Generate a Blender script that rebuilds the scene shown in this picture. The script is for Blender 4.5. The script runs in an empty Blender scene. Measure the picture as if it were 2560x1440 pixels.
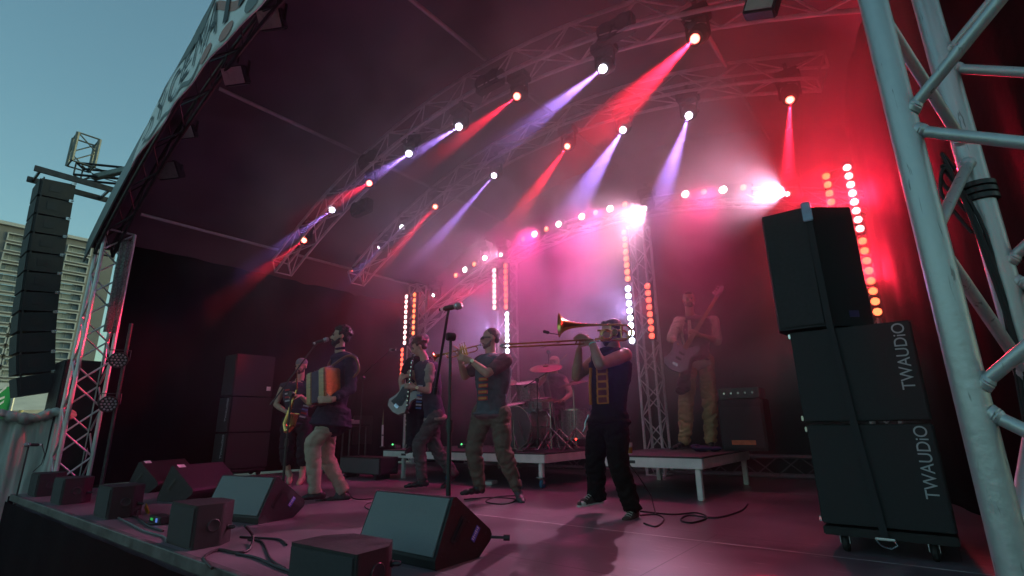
import bpy, bmesh, math, random
import numpy as np
from mathutils import Vector, Matrix, noise
random.seed(7)
SC = bpy.context.scene
COL = SC.collection
# ------------------------------------------------------------------ camera
def _cam(yaw=.66929, pitch=.26664, roll=.01622):
    f = np.array([-math.sin(yaw)*math.cos(pitch), math.cos(yaw)*math.cos(pitch), math.sin(pitch)])
    r = np.array([math.cos(yaw), math.sin(yaw), 0]); d = np.cross(f, r)
    c, s = math.cos(roll), math.sin(roll)
    return np.stack([r*c+d*s, -r*s+d*c, f], 1)
CR = _cam(); FPX = 1267.; CAM = np.array([0, 0, .72])
cd = bpy.data.cameras.new('camera'); co = bpy.data.objects.new('camera', cd); COL.objects.link(co)
cd.sensor_width = 36; cd.lens = FPX*36/2560; cd.clip_end = 600; cd.clip_start = .05
m = Matrix.Identity(4)
for i in range(3):
    m[i][0] = CR[i, 0]; m[i][1] = -CR[i, 1]; m[i][2] = -CR[i, 2]; m[i][3] = CAM[i]
co.matrix_world = m; SC.camera = co
cd.dof.use_dof = False
# ------------------------------------------------------------------ world and sun (dusk)
HAZE = .0005; SMOKE = .95
SUN_EL, SUN_ROT = math.radians(11), math.radians(20)
w = bpy.data.worlds.new('World'); SC.world = w; w.use_nodes = True
nt = w.node_tree; nt.nodes.clear()
o_ = nt.nodes.new('ShaderNodeOutputWorld'); bg = nt.nodes.new('ShaderNodeBackground')
sk = nt.nodes.new('ShaderNodeTexSky'); sk.sky_type = 'NISHITA'; sk.sun_disc = False
sk.sun_elevation = SUN_EL; sk.sun_rotation = SUN_ROT; sk.ozone_density = 2.0; sk.air_density = 1.0; sk.dust_density = 3.0
mx = nt.nodes.new('ShaderNodeMix'); mx.data_type = 'RGBA'; mx.blend_type = 'MULTIPLY'; mx.inputs[0].default_value = 1
mx.inputs[7].default_value = (.88, 1.13, .90, 1)
nt.links.new(sk.outputs[0], mx.inputs[6]); nt.links.new(mx.outputs[2], bg.inputs[0]); nt.links.new(bg.outputs[0], o_.inputs[0])
bg.inputs[1].default_value = SKY_STRENGTH = .15
sl = bpy.data.lights.new('sun', 'SUN'); sl.energy = .05; sl.angle = math.radians(12); sl.color = (1, .85, .75)
so = bpy.data.objects.new('sun', sl); COL.objects.link(so)
so.rotation_euler = Vector((math.cos(SUN_EL)*math.sin(SUN_ROT), math.cos(SUN_EL)*math.cos(SUN_ROT), math.sin(SUN_EL))).to_track_quat('Z', 'Y').to_euler()
SC.view_settings.view_transform = 'Standard'; SC.view_settings.look = 'None'
SC.view_settings.exposure = 0.68; SC.view_settings.gamma = 1; SC.view_settings.use_curve_mapping = False
cy = SC.cycles
cy.use_denoising = True; cy.max_bounces = 5; cy.diffuse_bounces = 2; cy.glossy_bounces = 2; cy.transmission_bounces = 3
cy.volume_bounces = 0; cy.transparent_max_bounces = 6; cy.sample_clamp_indirect = 4; cy.caustics_reflective = False; cy.caustics_refractive = False
cy.volume_step_rate = 2.0
# ------------------------------------------------------------------ photo-measure helpers (pixel of the 2560x1440 photo -> world point on a plane)
def V3(a): return Vector((float(a[0]), float(a[1]), float(a[2])))
def ray(px, py): return CR @ np.array([px-1280, py-720, FPX])
def pz(px, py, z): d = ray(px, py); return V3(CAM+d*((z-CAM[2])/d[2]))
def pY(px, py, y): d = ray(px, py); return V3(CAM+d*(y/d[1]))
def pX(px, py, x): d = ray(px, py); return V3(CAM+d*(x/d[0]))
HV = np.array([-math.sin(.66929), math.cos(.66929), 0])      # horizontal view direction
HU = np.array([math.cos(.66929), math.sin(.66929), 0])       # horizontal right
def pD(px, py, s): d = ray(px, py); return V3(CAM+d*(s/d.dot(HV)))   # at horizontal depth s
# ------------------------------------------------------------------ materials
def nodes(name):
    m = bpy.data.materials.new(name); m.use_nodes = True
    return m, m.node_tree, m.node_tree.nodes['Principled BSDF']
MATS = {}
def M(name, col, rough=.6, metal=0., var=.25, scale=12., bump=.15, bscale=None, spec=.5, sheen=0., detail=6, streak=None, coat=0.):
    if name in MATS: return MATS[name]
    m, t, p = nodes(name); L = t.links.new
    tc = t.nodes.new('ShaderNodeTexCoord'); src = tc.outputs['Object']
    if streak:
        mp = t.nodes.new('ShaderNodeMapping'); mp.inputs['Scale'].default_value = streak; L(src, mp.inputs[0]); src = mp.outputs[0]
    n = t.nodes.new('ShaderNodeTexNoise'); n.inputs['Scale'].default_value = scale; n.inputs['Detail'].default_value = detail; L(src, n.inputs[0])
    r = t.nodes.new('ShaderNodeValToRGB'); r.color_ramp.elements[0].position = .3; r.color_ramp.elements[1].position = .72
    a = [max(0, c*(1-var)) for c in col]; b = [min(1, c*(1+var)) for c in col]
    r.color_ramp.elements[0].color = (*a, 1); r.color_ramp.elements[1].color = (*b, 1)
    L(n.outputs[0], r.inputs[0]); L(r.outputs[0], p.inputs['Base Color'])
    mr = t.nodes.new('ShaderNodeMapRange'); mr.inputs[3].default_value = max(.03, rough-.12); mr.inputs[4].default_value = min(1, rough+.12)
    L(n.outputs[0], mr.inputs[0]); L(mr.outputs[0], p.inputs['Roughness'])
    p.inputs['Metallic'].default_value = metal; p.inputs['Specular IOR Level'].default_value = spec
    if sheen: p.inputs['Sheen Weight'].default_value = sheen
    if coat: p.inputs['Coat Weight'].default_value = coat
    if bump:
        n2 = t.nodes.new('ShaderNodeTexNoise'); n2.inputs['Scale'].default_value = bscale or scale*6; n2.inputs['Detail'].default_value = 4; L(tc.outputs['Object'], n2.inputs[0])
        bp = t.nodes.new('ShaderNodeBump'); bp.inputs['Strength'].default_value = bump; bp.inputs['Distance'].default_value = .01
        L(n2.outputs[0], bp.inputs['Height']); L(bp.outputs[0], p.inputs['Normal'])
    MATS[name] = m; return m
def EM(name, col, s):
    if name in MATS: return MATS[name]
    m, t, p = nodes(name)
    p.inputs['Base Color'].default_value = (.05, .05, .05, 1)
    p.inputs['Emission Color'].default_value = (*col, 1); p.inputs['Emission Strength'].default_value = s
    MATS[name] = m; return m
BLACK = M('black_paint', (.006, .006, .007), .6, var=.35, scale=30, bump=.35, bscale=260)
PLASTIC = M('black_plastic', (.016, .016, .018), .38, var=.2, scale=8, bump=.05)
GRILLE = M('grille_cloth', (.03, .031, .033), .75, var=.25, scale=60, bump=.5, bscale=500)
ALU = M('aluminium', (.50, .51, .52), .42, metal=.55, var=.22, scale=5, bump=.08, bscale=40, streak=(3, 3, .6))
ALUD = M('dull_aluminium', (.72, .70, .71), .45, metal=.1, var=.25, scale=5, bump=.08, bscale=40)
ALUW = M('riser_aluminium', (.78, .78, .76), .5, metal=.2, var=.12, scale=6, bump=.05)
STEEL = M('chrome', (.62, .62, .64), .2, metal=1, var=.1, scale=10, bump=0)
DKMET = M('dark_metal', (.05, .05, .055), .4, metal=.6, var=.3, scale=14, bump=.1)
CLOTH = M('stage_cloth', (.0045, .004, .005), .95, var=.3, scale=3, bump=.4, bscale=9, spec=.06)
RUBBER = M('rubber', (.012, .012, .012), .7, var=.2, bump=.05)
# ------------------------------------------------------------------ mesh builder
class MB:
    def __init__(s): s.v = []; s.f = []; s.mi = []
    def add(s, vs, fs, k=0):
        o = len(s.v); s.v += [tuple(map(float, q)) for q in vs]; s.f += [tuple(i+o for i in f) for f in fs]; s.mi += [k]*len(fs); return s
    def quad(s, a, b, c, d, k=0): return s.add([a, b, c, d], [(0, 1, 2, 3)], k)
    def box(s, c, size, R=None, k=0, bev=0.):
        hx, hy, hz = [q/2 for q in size]; R = R or Matrix.Identity(3); c = Vector(c)
        if bev <= 0:
            vs = [c+R@Vector((x*hx, y*hy, z*hz)) for x in (-1, 1) for y in (-1, 1) for z in (-1, 1)]
            return s.add(vs, [(0, 1, 3, 2), (4, 6, 7, 5), (0, 4, 5, 1), (2, 3, 7, 6), (0, 2, 6, 4), (1, 5, 7, 3)], k)
        b = min(bev, hx*.9, hy*.9, hz*.9)
        bm = bmesh.new(); bmesh.ops.create_cube(bm, size=1)
        for v in bm.verts: v.co = Vector((v.co.x*2*hx, v.co.y*2*hy, v.co.z*2*hz))
        bmesh.ops.bevel(bm, geom=bm.edges[:], offset=b, segments=2, affect='EDGES')
        bm.verts.index_update()
        s.add([c+R@v.co for v in bm.verts], [tuple(v.index for v in f.verts) for f in bm.faces], k); bm.free(); return s
    def cyl(s, p0, p1, r0, r1=None, n=12, k=0, cap=True):
        p0 = Vector(p0); p1 = Vector(p1); r1 = r0 if r1 is None else r1
        d = (p1-p0).normalized(); a = d.orthogonal().normalized(); b = d.cross(a); vs = []
        for p, r in ((p0, r0), (p1, r1)):
            for i in range(n):
                t = 2*math.pi*i/n; vs.append(p+(a*math.cos(t)+b*math.sin(t))*r)
        fs = [(i, (i+1) % n, n+(i+1) % n, n+i) for i in range(n)]
        if cap: fs += [tuple(range(n-1, -1, -1)), tuple(range(n, 2*n))]
        return s.add(vs, fs, k)
    def tube(s, path, r, n=6, k=0, cap=True):
        path = [Vector(q) for q in path]; m_ = len(path); rr = r if isinstance(r, (list, tuple)) else [r]*m_
        vs = []; a = None
        for i, q in enumerate(path):
            d = (path[min(i+1, m_-1)]-path[max(i-1, 0)]).normalized()
            if a is None: a = d.orthogonal().normalized()
            else:
                a = a-d*a.dot(d)
                a = a.normalized() if a.length > 1e-6 else d.orthogonal().normalized()
            b = d.cross(a)
            for j in range(n):
                t = 2*math.pi*j/n; vs.append(q+(a*math.cos(t)+b*math.sin(t))*rr[i])
        fs = [(i*n+j, i*n+(j+1) % n, (i+1)*n+(j+1) % n, (i+1)*n+j) for i in range(m_-1) for j in range(n)]
        if cap: fs += [tuple(range(n-1, -1, -1)), tuple(range((m_-1)*n, m_*n))]
        return s.add(vs, fs, k)
    def lathe(s, prof, o, axis=(0, 0, 1), n=20, k=0):
        o = Vector(o); d = Vector(axis).normalized(); a = d.orthogonal().normalized(); b = d.cross(a); vs = []
        for r, z in prof:
            for i in range(n):
                t = 2*math.pi*i/n; vs.append(o+d*z+(a*math.cos(t)+b*math.sin(t))*max(r, .0001))
        fs = [(i*n+j, i*n+(j+1) % n, (i+1)*n+(j+1) % n, (i+1)*n+j) for i in range(len(prof)-1) for j in range(n)]
        return s.add(vs, fs, k)
    def ell(s, c, r, R=None, n=12, k=0):
        c = Vector(c); R = R or Matrix.Identity(3); r = (r, r, r) if not hasattr(r, '__len__') else r
        vs = []; h = n//2+1
        for i in range(h+1):
            ph = math.pi*i/h
            for j in range(n):
                t = 2*math.pi*j/n; vs.append(c+R@Vector((r[0]*math.sin(ph)*math.cos(t), r[1]*math.sin(ph)*math.sin(t), r[2]*math.cos(ph))))
        return s.add(vs, [(i*n+j, (i+1)*n+j, (i+1)*n+(j+1) % n, i*n+(j+1) % n) for i in range(h) for j in range(n)], k)
    def prism(s, poly, ext, k=0, k2=None):
        poly = [Vector(q) for q in poly]; e = Vector(ext); n = len(poly); k2 = k if k2 is None else k2
        s.add(poly+[q+e for q in poly], [(i, (i+1) % n, n+(i+1) % n, n+i) for i in range(n)], k2)
        s.add(poly, [tuple(range(n-1, -1, -1))], k); s.add([q+e for q in poly], [tuple(range(n))], k); return s
    def cap(s, p0, p1, r0, r1, n=14):   # capsule for remeshed bodies
        p0 = Vector(p0); p1 = Vector(p1); s.cyl(p0, p1, r0, r1, n); s.ell(p0, r0, n=n); s.ell(p1, r1, n=n); return s
    def build(s, name, mats, parent=None, smooth=False, bevel=0., sharp=35):
        me = bpy.data.meshes.new(name); off = Vector((0, 0, 0)); q = parent
        while q is not None: off += q.location; q = q.parent
        vs = [(v[0]-off.x, v[1]-off.y, v[2]-off.z) for v in s.v]
        me.from_pydata(vs, [], s.f)
        mats = mats if isinstance(mats, (list, tuple)) else [mats]
        for q in mats: me.materials.append(q)
        if len(mats) > 1: me.polygons.foreach_set('material_index', s.mi)
        bm = bmesh.new(); bm.from_mesh(me)
        bmesh.ops.remove_doubles(bm, verts=bm.verts, dist=1e-5) if smooth else None
        bmesh.ops.recalc_face_normals(bm, faces=bm.faces)
        if smooth:
            for f in bm.faces: f.smooth = True
            for e in bm.edges:
                if len(e.link_faces) == 2 and e.calc_face_angle(0) > math.radians(sharp): e.smooth = False
        bm.to_mesh(me); bm.free(); me.update()
        o = bpy.data.objects.new(name, me); COL.objects.link(o)
        if parent is not None: o.parent = parent
        if bevel:
            b = o.modifiers.new('bevel', 'BEVEL'); b.width = bevel; b.segments = 2; b.limit_method = 'ANGLE'
        return o
def thing(name, label, cat, loc=(0, 0, 0), group=None):
    o = bpy.data.objects.new(name, None); COL.objects.link(o); o.location = Vector(loc); o.empty_display_size = .1
    return tag(o, label, cat, group)
def tag(o, label, cat, group=None, kind=None):
    if label: o['label'] = label
    if cat: o['category'] = cat
    if group: o['group'] = group
    if kind: o['kind'] = kind
    return o
def copy_tree(o, parent=None):
    c = o.copy(); COL.objects.link(c)
    if parent is not None: c.parent = parent
    for ch in list(o.children): copy_tree(ch, c)
    return c
def struct(name, mb, mat, **k):
    o = mb.build(name, mat, **k); o['kind'] = 'structure'; return o
def crv(pts, k=6):
    P_ = [Vector(q) for q in pts]; out = []; n = len(P_)
    for i in range(n-1):
        a, b, c, d = P_[max(i-1, 0)], P_[i], P_[i+1], P_[min(i+2, n-1)]
        for j in range(k):
            u = j/k; out.append(.5*((2*b)+(c-a)*u+(2*a-5*b+4*c-d)*u*u+(3*b-a-3*c+d)*u**3))
    return out+[P_[-1]]
def text_mb(txt, size, ext=.002):
    c = bpy.data.curves.new('lettering', 'FONT'); c.body = txt; c.size = size; c.extrude = ext
    o = bpy.data.objects.new('lettering', c); COL.objects.link(o)
    dg = bpy.context.evaluated_depsgraph_get(); me = bpy.data.meshes.new_from_object(o.evaluated_get(dg))
    vs = [v.co.copy() for v in me.vertices]; fs = [tuple(p.vertices) for p in me.polygons]
    bpy.data.objects.remove(o); bpy.data.curves.remove(c); bpy.data.meshes.remove(me)
    return vs, fs
def spot(name, loc, target, col, power, deg=12, rad=.03, blend=.3, parent=None):
    l = bpy.data.lights.new(name, 'SPOT'); l.energy = power; l.color = col; l.spot_size = math.radians(deg); l.spot_blend = blend; l.shadow_soft_size = rad
    o = bpy.data.objects.new(name, l); COL.objects.link(o); d = Vector(target)-Vector(loc)
    off = Vector((0, 0, 0)); q = parent
    while q is not None: off += q.location; q = q.parent
    o.location = Vector(loc)-off; o.rotation_euler = d.to_track_quat('-Z', 'Y').to_euler()
    if parent is not None: o.parent = parent
    return o
def frame(d, up=(0, 0, 1)):      # rotation with local +Z along d
    d = Vector(d).normalized(); x = Vector(up).cross(d)
    x = x.normalized() if x.length > 1e-4 else d.orthogonal().normalized()
    y = d.cross(x); m_ = Matrix((x, y, d)).transposed(); return m_
# ================================================================== SETTING
XL, XR, YF, YB = -9.65, .35, 1.42, 8.2
def arch(x, top=5.5): return top-.06*(x+3.9)**2
# ground
struct('ground', MB().add([(-300, -150, -1.25), (150, -150, -1.25), (150, 300, -1.25), (-300, 300, -1.25)], [(0, 1, 2, 3)]),
       M('asphalt', (.05, .05, .052), .9, var=.3, scale=.8, bump=.3, bscale=30))
# stage floor : material with dark plywood panels, seams and scuffs
def floor_mat():
    m_, t, p = nodes('stage_plywood'); L = t.links.new
    tc = t.nodes.new('ShaderNodeTexCoord'); n = t.nodes.new('ShaderNodeTexNoise'); n.inputs['Scale'].default_value = 1.3; n.inputs['Detail'].default_value = 8
    L(tc.outputs['Object'], n.inputs[0]); r = t.nodes.new('ShaderNodeValToRGB')
    r.color_ramp.elements[0].position = .35; r.color_ramp.elements[0].color = (.125, .088, .105, 1); r.color_ramp.elements[1].position = .7; r.color_ramp.elements[1].color = (.25, .185, .215, 1)
    L(n.outputs[0], r.inputs[0])
    br = t.nodes.new('ShaderNodeTexBrick'); br.offset = .5; br.inputs['Scale'].default_value = 1; br.inputs['Mortar Size'].default_value = .004
    br.inputs['Brick Width'].default_value = 2.5; br.inputs['Row Height'].default_value = 1.25
    br.inputs['Color1'].default_value = (1, 1, 1, 1); br.inputs['Color2'].default_value = (.82, .82, .82, 1); br.inputs['Mortar'].default_value = (.35, .35, .35, 1)
    L(tc.outputs['Object'], br.inputs[0])
    x = t.nodes.new('ShaderNodeMix'); x.data_type = 'RGBA'; x.blend_type = 'MULTIPLY'; x.inputs[0].default_value = 1
    L(r.outputs[0], x.inputs[6]); L(br.outputs[0], x.inputs[7])
    n3 = t.nodes.new('ShaderNodeTexNoise'); n3.inputs['Scale'].default_value = 22; n3.inputs['Detail'].default_value = 6; mp = t.nodes.new('ShaderNodeMapping'); mp.inputs['Scale'].default_value = (.25, 1.5, 1)
    L(tc.outputs['Object'], mp.inputs[0]); L(mp.outputs[0], n3.inputs[0]); r3 = t.nodes.new('ShaderNodeValToRGB'); r3.color_ramp.elements[0].position = .62; r3.color_ramp.elements[1].position = .75
    r3.color_ramp.elements[0].color = (0, 0, 0, 1); r3.color_ramp.elements[1].color = (.9, .9, .9, 1); L(n3.outputs[0], r3.inputs[0])
    x2 = t.nodes.new('ShaderNodeMix'); x2.data_type = 'RGBA'; x2.inputs[7].default_value = (.30, .28, .27, 1); L(r3.outputs[0], x2.inputs[0]); L(x.outputs[2], x2.inputs[6]); L(x2.outputs[2], p.inputs['Base Color'])
    mr = t.nodes.new('ShaderNodeMapRange'); mr.inputs[3].default_value = .2; mr.inputs[4].default_value = .5; L(n.outputs[0], mr.inputs[0]); L(mr.outputs[0], p.inputs['Roughness'])
    bp = t.nodes.new('ShaderNodeBump'); bp.inputs['Strength'].default_value = .12; bp.inputs['Distance'].default_value = .01
    n2 = t.nodes.new('ShaderNodeTexNoise'); n2.inputs['Scale'].default_value = 120; L(tc.outputs['Object'], n2.inputs[0]); L(n2.outputs[0], bp.inputs['Height']); L(bp.outputs[0], p.inputs['Normal'])
    return m_
XE = -9.08
mb = MB(); mb.box(((XE+XR+2)/2, (YF+YB)/2, -.06), (XR+2-XE, YB-YF, .12)); struct('stage_floor', mb, floor_mat())
LINE = M('floor_tape', (.62, .60, .60), .6, var=.3, scale=9, bump=0)
mb = MB(); mb.add([(XL+4, 3.40, .004), (XR+1.9, 3.54, .004), (XR+1.9, 3.554, .004), (XL+4, 3.414, .004)], [(0, 1, 2, 3)])
struct('floor_line', mb, LINE)
mb = MB(); mb.add([(-5.2, 6.0, .004), (.9, 6.3, .004), (.9, 6.312, .004), (-5.2, 6.012, .004)], [(0, 1, 2, 3)]); struct('floor_line', mb, LINE)
# stage front : aluminium edge profile and hanging black skirt
mb = MB(); mb.box(((XE+XR+2)/2, YF-.02, -.03), (XR+2-XE, .045, .075)); o = mb.build('stage_edge_rail', M('worn_edge_rail', (.10, .095, .095), .5, metal=.3, var=.5, scale=9), bevel=.006)
tag(o, 'worn aluminium edge rail running along the front of the stage', 'stage edge')
def curtain(name, pts, z0, z1, label, amp=.05, per=.35, mat=CLOTH, cat='curtain', zf=None, top_gather=1, rows=8):
    mb = MB(); P = [Vector((a[0], a[1], 0)) for a in pts]; seg = []; tot = 0
    for a, b in zip(P, P[1:]):
        n = max(2, int((b-a).length/(per/6))); d = (b-a); nn = Vector((-d.y, d.x, 0)).normalized()
        for i in range(n): seg.append((a+d*(i/n), nn, tot+d.length*i/n))
        tot += d.length
    seg.append((P[-1], seg[-1][1], tot)); n = len(seg); vs = []
    for j in range(rows+1):
        for (q, nn, t) in seg:
            zt = zf(q.x) if zf else z1; z = z0+(zt-z0)*j/rows
            ph = noise.noise(Vector((t*.7, 3.1, z0)))*2.5
            off = amp*(math.sin(2*math.pi*t/per+ph+noise.noise(Vector((t, z*.6, 0)))*1.4)*.6+noise.noise(Vector((t*1.7, z*.8, 5)))*1.1)*(1-.35*j/rows)
            vs.append(q+nn*off+Vector((0, 0, z)))
    fs = [(j*n+i, j*n+i+1, (j+1)*n+i+1, (j+1)*n+i) for j in range(rows) for i in range(n-1)]
    mb.add(vs, fs); o = mb.build(name, mat, smooth=True, sharp=180); tag(o, label, cat); return o
curtain('stage_skirt', [(XE-.03, YF-.07), (XR+2, YF-.07)], -1.25, -.075, 'plain black cloth skirt hanging below the front edge of the stage', amp=.012, per=.8)
curtain('stage_skirt', [(XE-.05, YF-.05), (XE-.05, YB)], -1.25, -.02, 'black cloth skirt on the far left end of the stage', amp=.012, per=.8)
curtain('back_curtain', [(XL, YB-.1), (XR, YB-.1)], 0, 5, 'black backdrop cloth hanging across the rear of the stage', zf=lambda x: arch(x)+.125, amp=.05, per=.5)
curtain('side_curtain', [(XL+.05, 2.15), (XL+.05, YB-.15)], 0, 3.65, 'black side cloth closing the far left flank of the stage', amp=.05, per=.6)
curtain('side_curtain', [(-.22, YB-.2), (-.04, 6.5), (.70, 3.2), (1.0, 1.8)], 0, 4.75, 'black side cloth behind the speaker stack at right', amp=.014, per=.6)
# roof: vaulted tarpaulin skin, from front arch to back
TARP = M('roof_tarpaulin', (.085, .065, .08), .5, var=.2, scale=1.5, bump=.25, bscale=3.5)
mb = MB(); N = 48; Rws = 14; vs = []
for j in range(Rws+1):
    y = 1.72+(YB+.15-1.72)*j/Rws
    for i in range(N+1):
        x = XL-.15+(XR+1.55-XL)*i/N
        z = arch(x)+.12+.02*math.sin(y*5.2+x)+noise.noise(Vector((x*.9, y*1.3, 2)))*.04
        vs.append((x, y, z))
fs = [(j*(N+1)+i, j*(N+1)+i+1, (j+1)*(N+1)+i+1, (j+1)*(N+1)+i) for j in range(Rws) for i in range(N)]
mb.add(vs, fs); top = [(v[0], v[1], v[2]+.03) for v in vs]; mb.add(top, fs)
o = mb.build('stage_roof', TARP, smooth=True, sharp=180); tag(o, 'dark vaulted tarpaulin roof curving over the whole stage', 'stage roof')
# ------------------------------------------------------------------ trusses
def truss_path(name, pts, ups, size, label, cat='truss', group=None, rc=.024, rb=.011, pitch=.42, mat=None, tri=False, n=8):
    """pts: centre points, ups: unit 'up' at every point; box section"""
    mat = mat or ALUD; t = thing(name, label, cat, pts[0], group); pts = [Vector(p) for p in pts]
    rails = []
    h = size/2
    offs = [(-h, -h), (h, -h), (h, h), (-h, h)] if not tri else [(-h, -h), (h, -h), (0, h)]
    for a, b in offs:
        r = []
        for i, p in enumerate(pts):
            d = (pts[min(i+1, len(pts)-1)]-pts[max(i-1, 0)]).normalized(); u = Vector(ups[i]); u = (u-d*u.dot(d)).normalized(); s_ = d.cross(u)
            r.append(p+s_*a+u*b)
        rails.append(r)
    for r in rails: MB().tube(r, rc, n).build('chord', mat, t, smooth=True)
    br = MB()
    def samp(r, tt):
        tt = max(0, min(len(r)-1-1e-6, tt)); i = int(tt); return r[i].lerp(r[i+1], tt-i)
    tot = sum((b-a).length for a, b in zip(pts, pts[1:])); ns = max(2, int(round(tot/pitch))); sc = (len(pts)-1)/ns
    m_ = len(rails)
    for q in range(m_):
        ra, rb_ = rails[q], rails[(q+1) % m_]
        for k in range(ns):
            a, b = (ra, rb_) if (k+q) % 2 == 0 else (rb_, ra)
            br.tube([samp(a, k*sc), samp(b, (k+1)*sc)], rb, 6)
        for k in (0, ns): br.tube([samp(ra, k*sc), samp(rb_, k*sc)], rb*1.3, 6)
    br.build('bracing', mat, t, smooth=True)
    return t
def arch_truss(y, x0, x1, dz, size, label, n=22, name='arch_truss', mat=None):
    xs = [x0+(x1-x0)*i/n for i in range(n+1)]
    pts = [(x, y, arch(x)+dz) for x in xs]; ups = []
    for x in xs: t_ = -.12*(x+3.9); ups.append(Vector((-t_, 0, 1)).normalized())
    return truss_path(name, pts, ups, size, label, group='arched roof trusses', mat=mat)
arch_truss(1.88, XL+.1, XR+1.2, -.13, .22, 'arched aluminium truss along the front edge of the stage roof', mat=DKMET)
arch_truss(4.4, -8.95, XR+.0, -.33, .30, 'arched aluminium lighting truss halfway back, nearest with moving lamps')
arch_truss(6.0, -8.95, XR-.6, -.20, .29, 'arched aluminium lighting truss behind the middle one')
arch_truss(7.55, -8.95, XR-.4, -1.25, .22, 'rear aluminium truss carrying the round blinder lamps')
PUR = M('purlin_aluminium', (.42, .40, .41), .55, metal=.3, var=.15, bump=.05)
for i, (x, lab) in enumerate([(-8.85, 'roof tube running back above the far left speakers'), (-6.45, 'roof tube running back left of the roof centre'), (-3.75, 'roof tube running back near the roof apex'), (-1.2, 'roof tube running back on the right of the roof')]):
    for (ya, yb, l2) in ((2.1, 4.25, 'front length'), (4.55, 5.85, 'middle length'), (6.15, 8.0, 'rear length')):
        o = MB().tube([(x, ya, arch(x)-.1), (x, yb, arch(x)-.1)], .026, 8).build('roof_tube', PUR, smooth=True); tag(o, l2+' of the '+lab, 'roof tube', 'tubes under the roof')
# corner towers -------------------------------------------------------
truss_path('truss_tower', [(-9.45, 1.99, -1.25), (-9.45, 1.99, 3.72)], [(0, 1, 0)]*2, .36, 'aluminium truss tower at the far left front corner of the stage', cat='truss tower', rc=.027, rb=.013, pitch=.34, mat=ALU)
# the near tower, individually braced
def near_tower():
    A = Vector((.06, 1.13, 0)); B = Vector((.17, 1.42, 0)); side = Vector((.29, -.10, 0))
    t = thing('truss_tower', 'large scratched aluminium truss tower in the right foreground', 'truss tower', (A.x, A.y, -1.25))
    SCR = M('scratched_aluminium', (.46, .48, .48), .40, metal=.5, var=.13, scale=4, bump=.12, bscale=60, streak=(6, 6, .8))
    ch = [A, B, B+side, A+side]
    nt_ = SCR.node_tree; p_ = nt_.nodes['Principled BSDF']; L_ = nt_.links.new       # fine dark scratches and scuffs on the tubes
    tc_ = nt_.nodes.new('ShaderNodeTexCoord'); mp_ = nt_.nodes.new('ShaderNodeMapping'); mp_.inputs['Scale'].default_value = (90, 90, 9); mp_.inputs['Rotation'].default_value = (.3, .2, 0)
    n_ = nt_.nodes.new('ShaderNodeTexNoise'); n_.inputs['Scale'].default_value = 1; n_.inputs['Detail'].default_value = 8; n_.inputs['Distortion'].default_value = 1.2; r_ = nt_.nodes.new('ShaderNodeValToRGB')
    r_.color_ramp.elements[0].position = .64; r_.color_ramp.elements[0].color = (1, 1, 1, 1); r_.color_ramp.elements[1].position = .70; r_.color_ramp.elements[1].color = (.35, .34, .33, 1)
    L_(tc_.outputs['Object'], mp_.inputs[0]); L_(mp_.outputs[0], n_.inputs[0]); L_(n_.outputs[0], r_.inputs[0])
    m2_ = nt_.nodes.new('ShaderNodeMix'); m2_.data_type = 'RGBA'; m2_.blend_type = 'MULTIPLY'; m2_.inputs[0].default_value = .8; src_ = p_.inputs['Base Color'].links[0].from_socket
    L_(src_, m2_.inputs[6]); L_(r_.outputs[0], m2_.inputs[7]); L_(m2_.outputs[2], p_.inputs['Base Color'])
    for c in ch: MB().cyl(c+Vector((0, 0, -1.25)), c+Vector((0, 0, 4.2)), .0238, n=28).build('chord', SCR, t, smooth=True)
    def br(a, za, b, zb):
        p = a+Vector((0, 0, za)); q = b+Vector((0, 0, zb)); d = (q-p).normalized(); p = p+d*.02; q = q-d*.02
        mb = MB().cyl(p-d*.008, q+d*.008, .0105, n=16)
        for e, s_ in ((p, 1), (q, -1)):
            e2 = e+d*s_*.006; mb.lathe([(.016, -.006), (.0145, .0), (.0148, .002), (.0132, .004), (.0136, .006), (.0118, .009), (.0105, .011)], e2, d*s_, n=16)
        mb.build('brace', SCR, t, smooth=True)
    return t, br, ch
TOW, tbr, tch = near_tower()
cA, cB, cB2, cA2 = tch
for k in range(-4, 5):
    z = 1.27+.51*k
    tbr(cA, z, cA2, z+.25); tbr(cA2, z+.27, cA, z+.49)
    tbr(cB, z+.26, cB2, z+.50); tbr(cB2, z, cB, z+.24)
    tbr(cA, z+.28, cB, z+.03); tbr(cB, z, cA, z-.24)
    tbr(cA2, z+.1, cB2, z+.34)
tw = MB(); q = cB+Vector((0, 0, 1.17))
for k in range(3): tw.lathe([(.026, 0), (.031, .002), (.031, .012), (.026, .014)], q+Vector((0, 0, k*.015)), n=20)
tw.build('tape_band', M('black_tape', (.015, .015, .015), .4, var=.2, bump=.1), TOW, smooth=True)
for k in range(4):
    a_ = k*1.3; o = MB().tube(crv([cB+Vector((-.03, -.02, 1.25-.05*k)), cB+Vector((-.045-.006*k, -.03, 1.29-.03*k)), cB+Vector((-.035, -.035, 1.22)), cB+Vector((-.01, -.03, 1.05-.1*k)), cB+Vector((-.035, 0, .6))]), .0035, 6).build('cable_tie', RUBBER, TOW, smooth=True)

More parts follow.
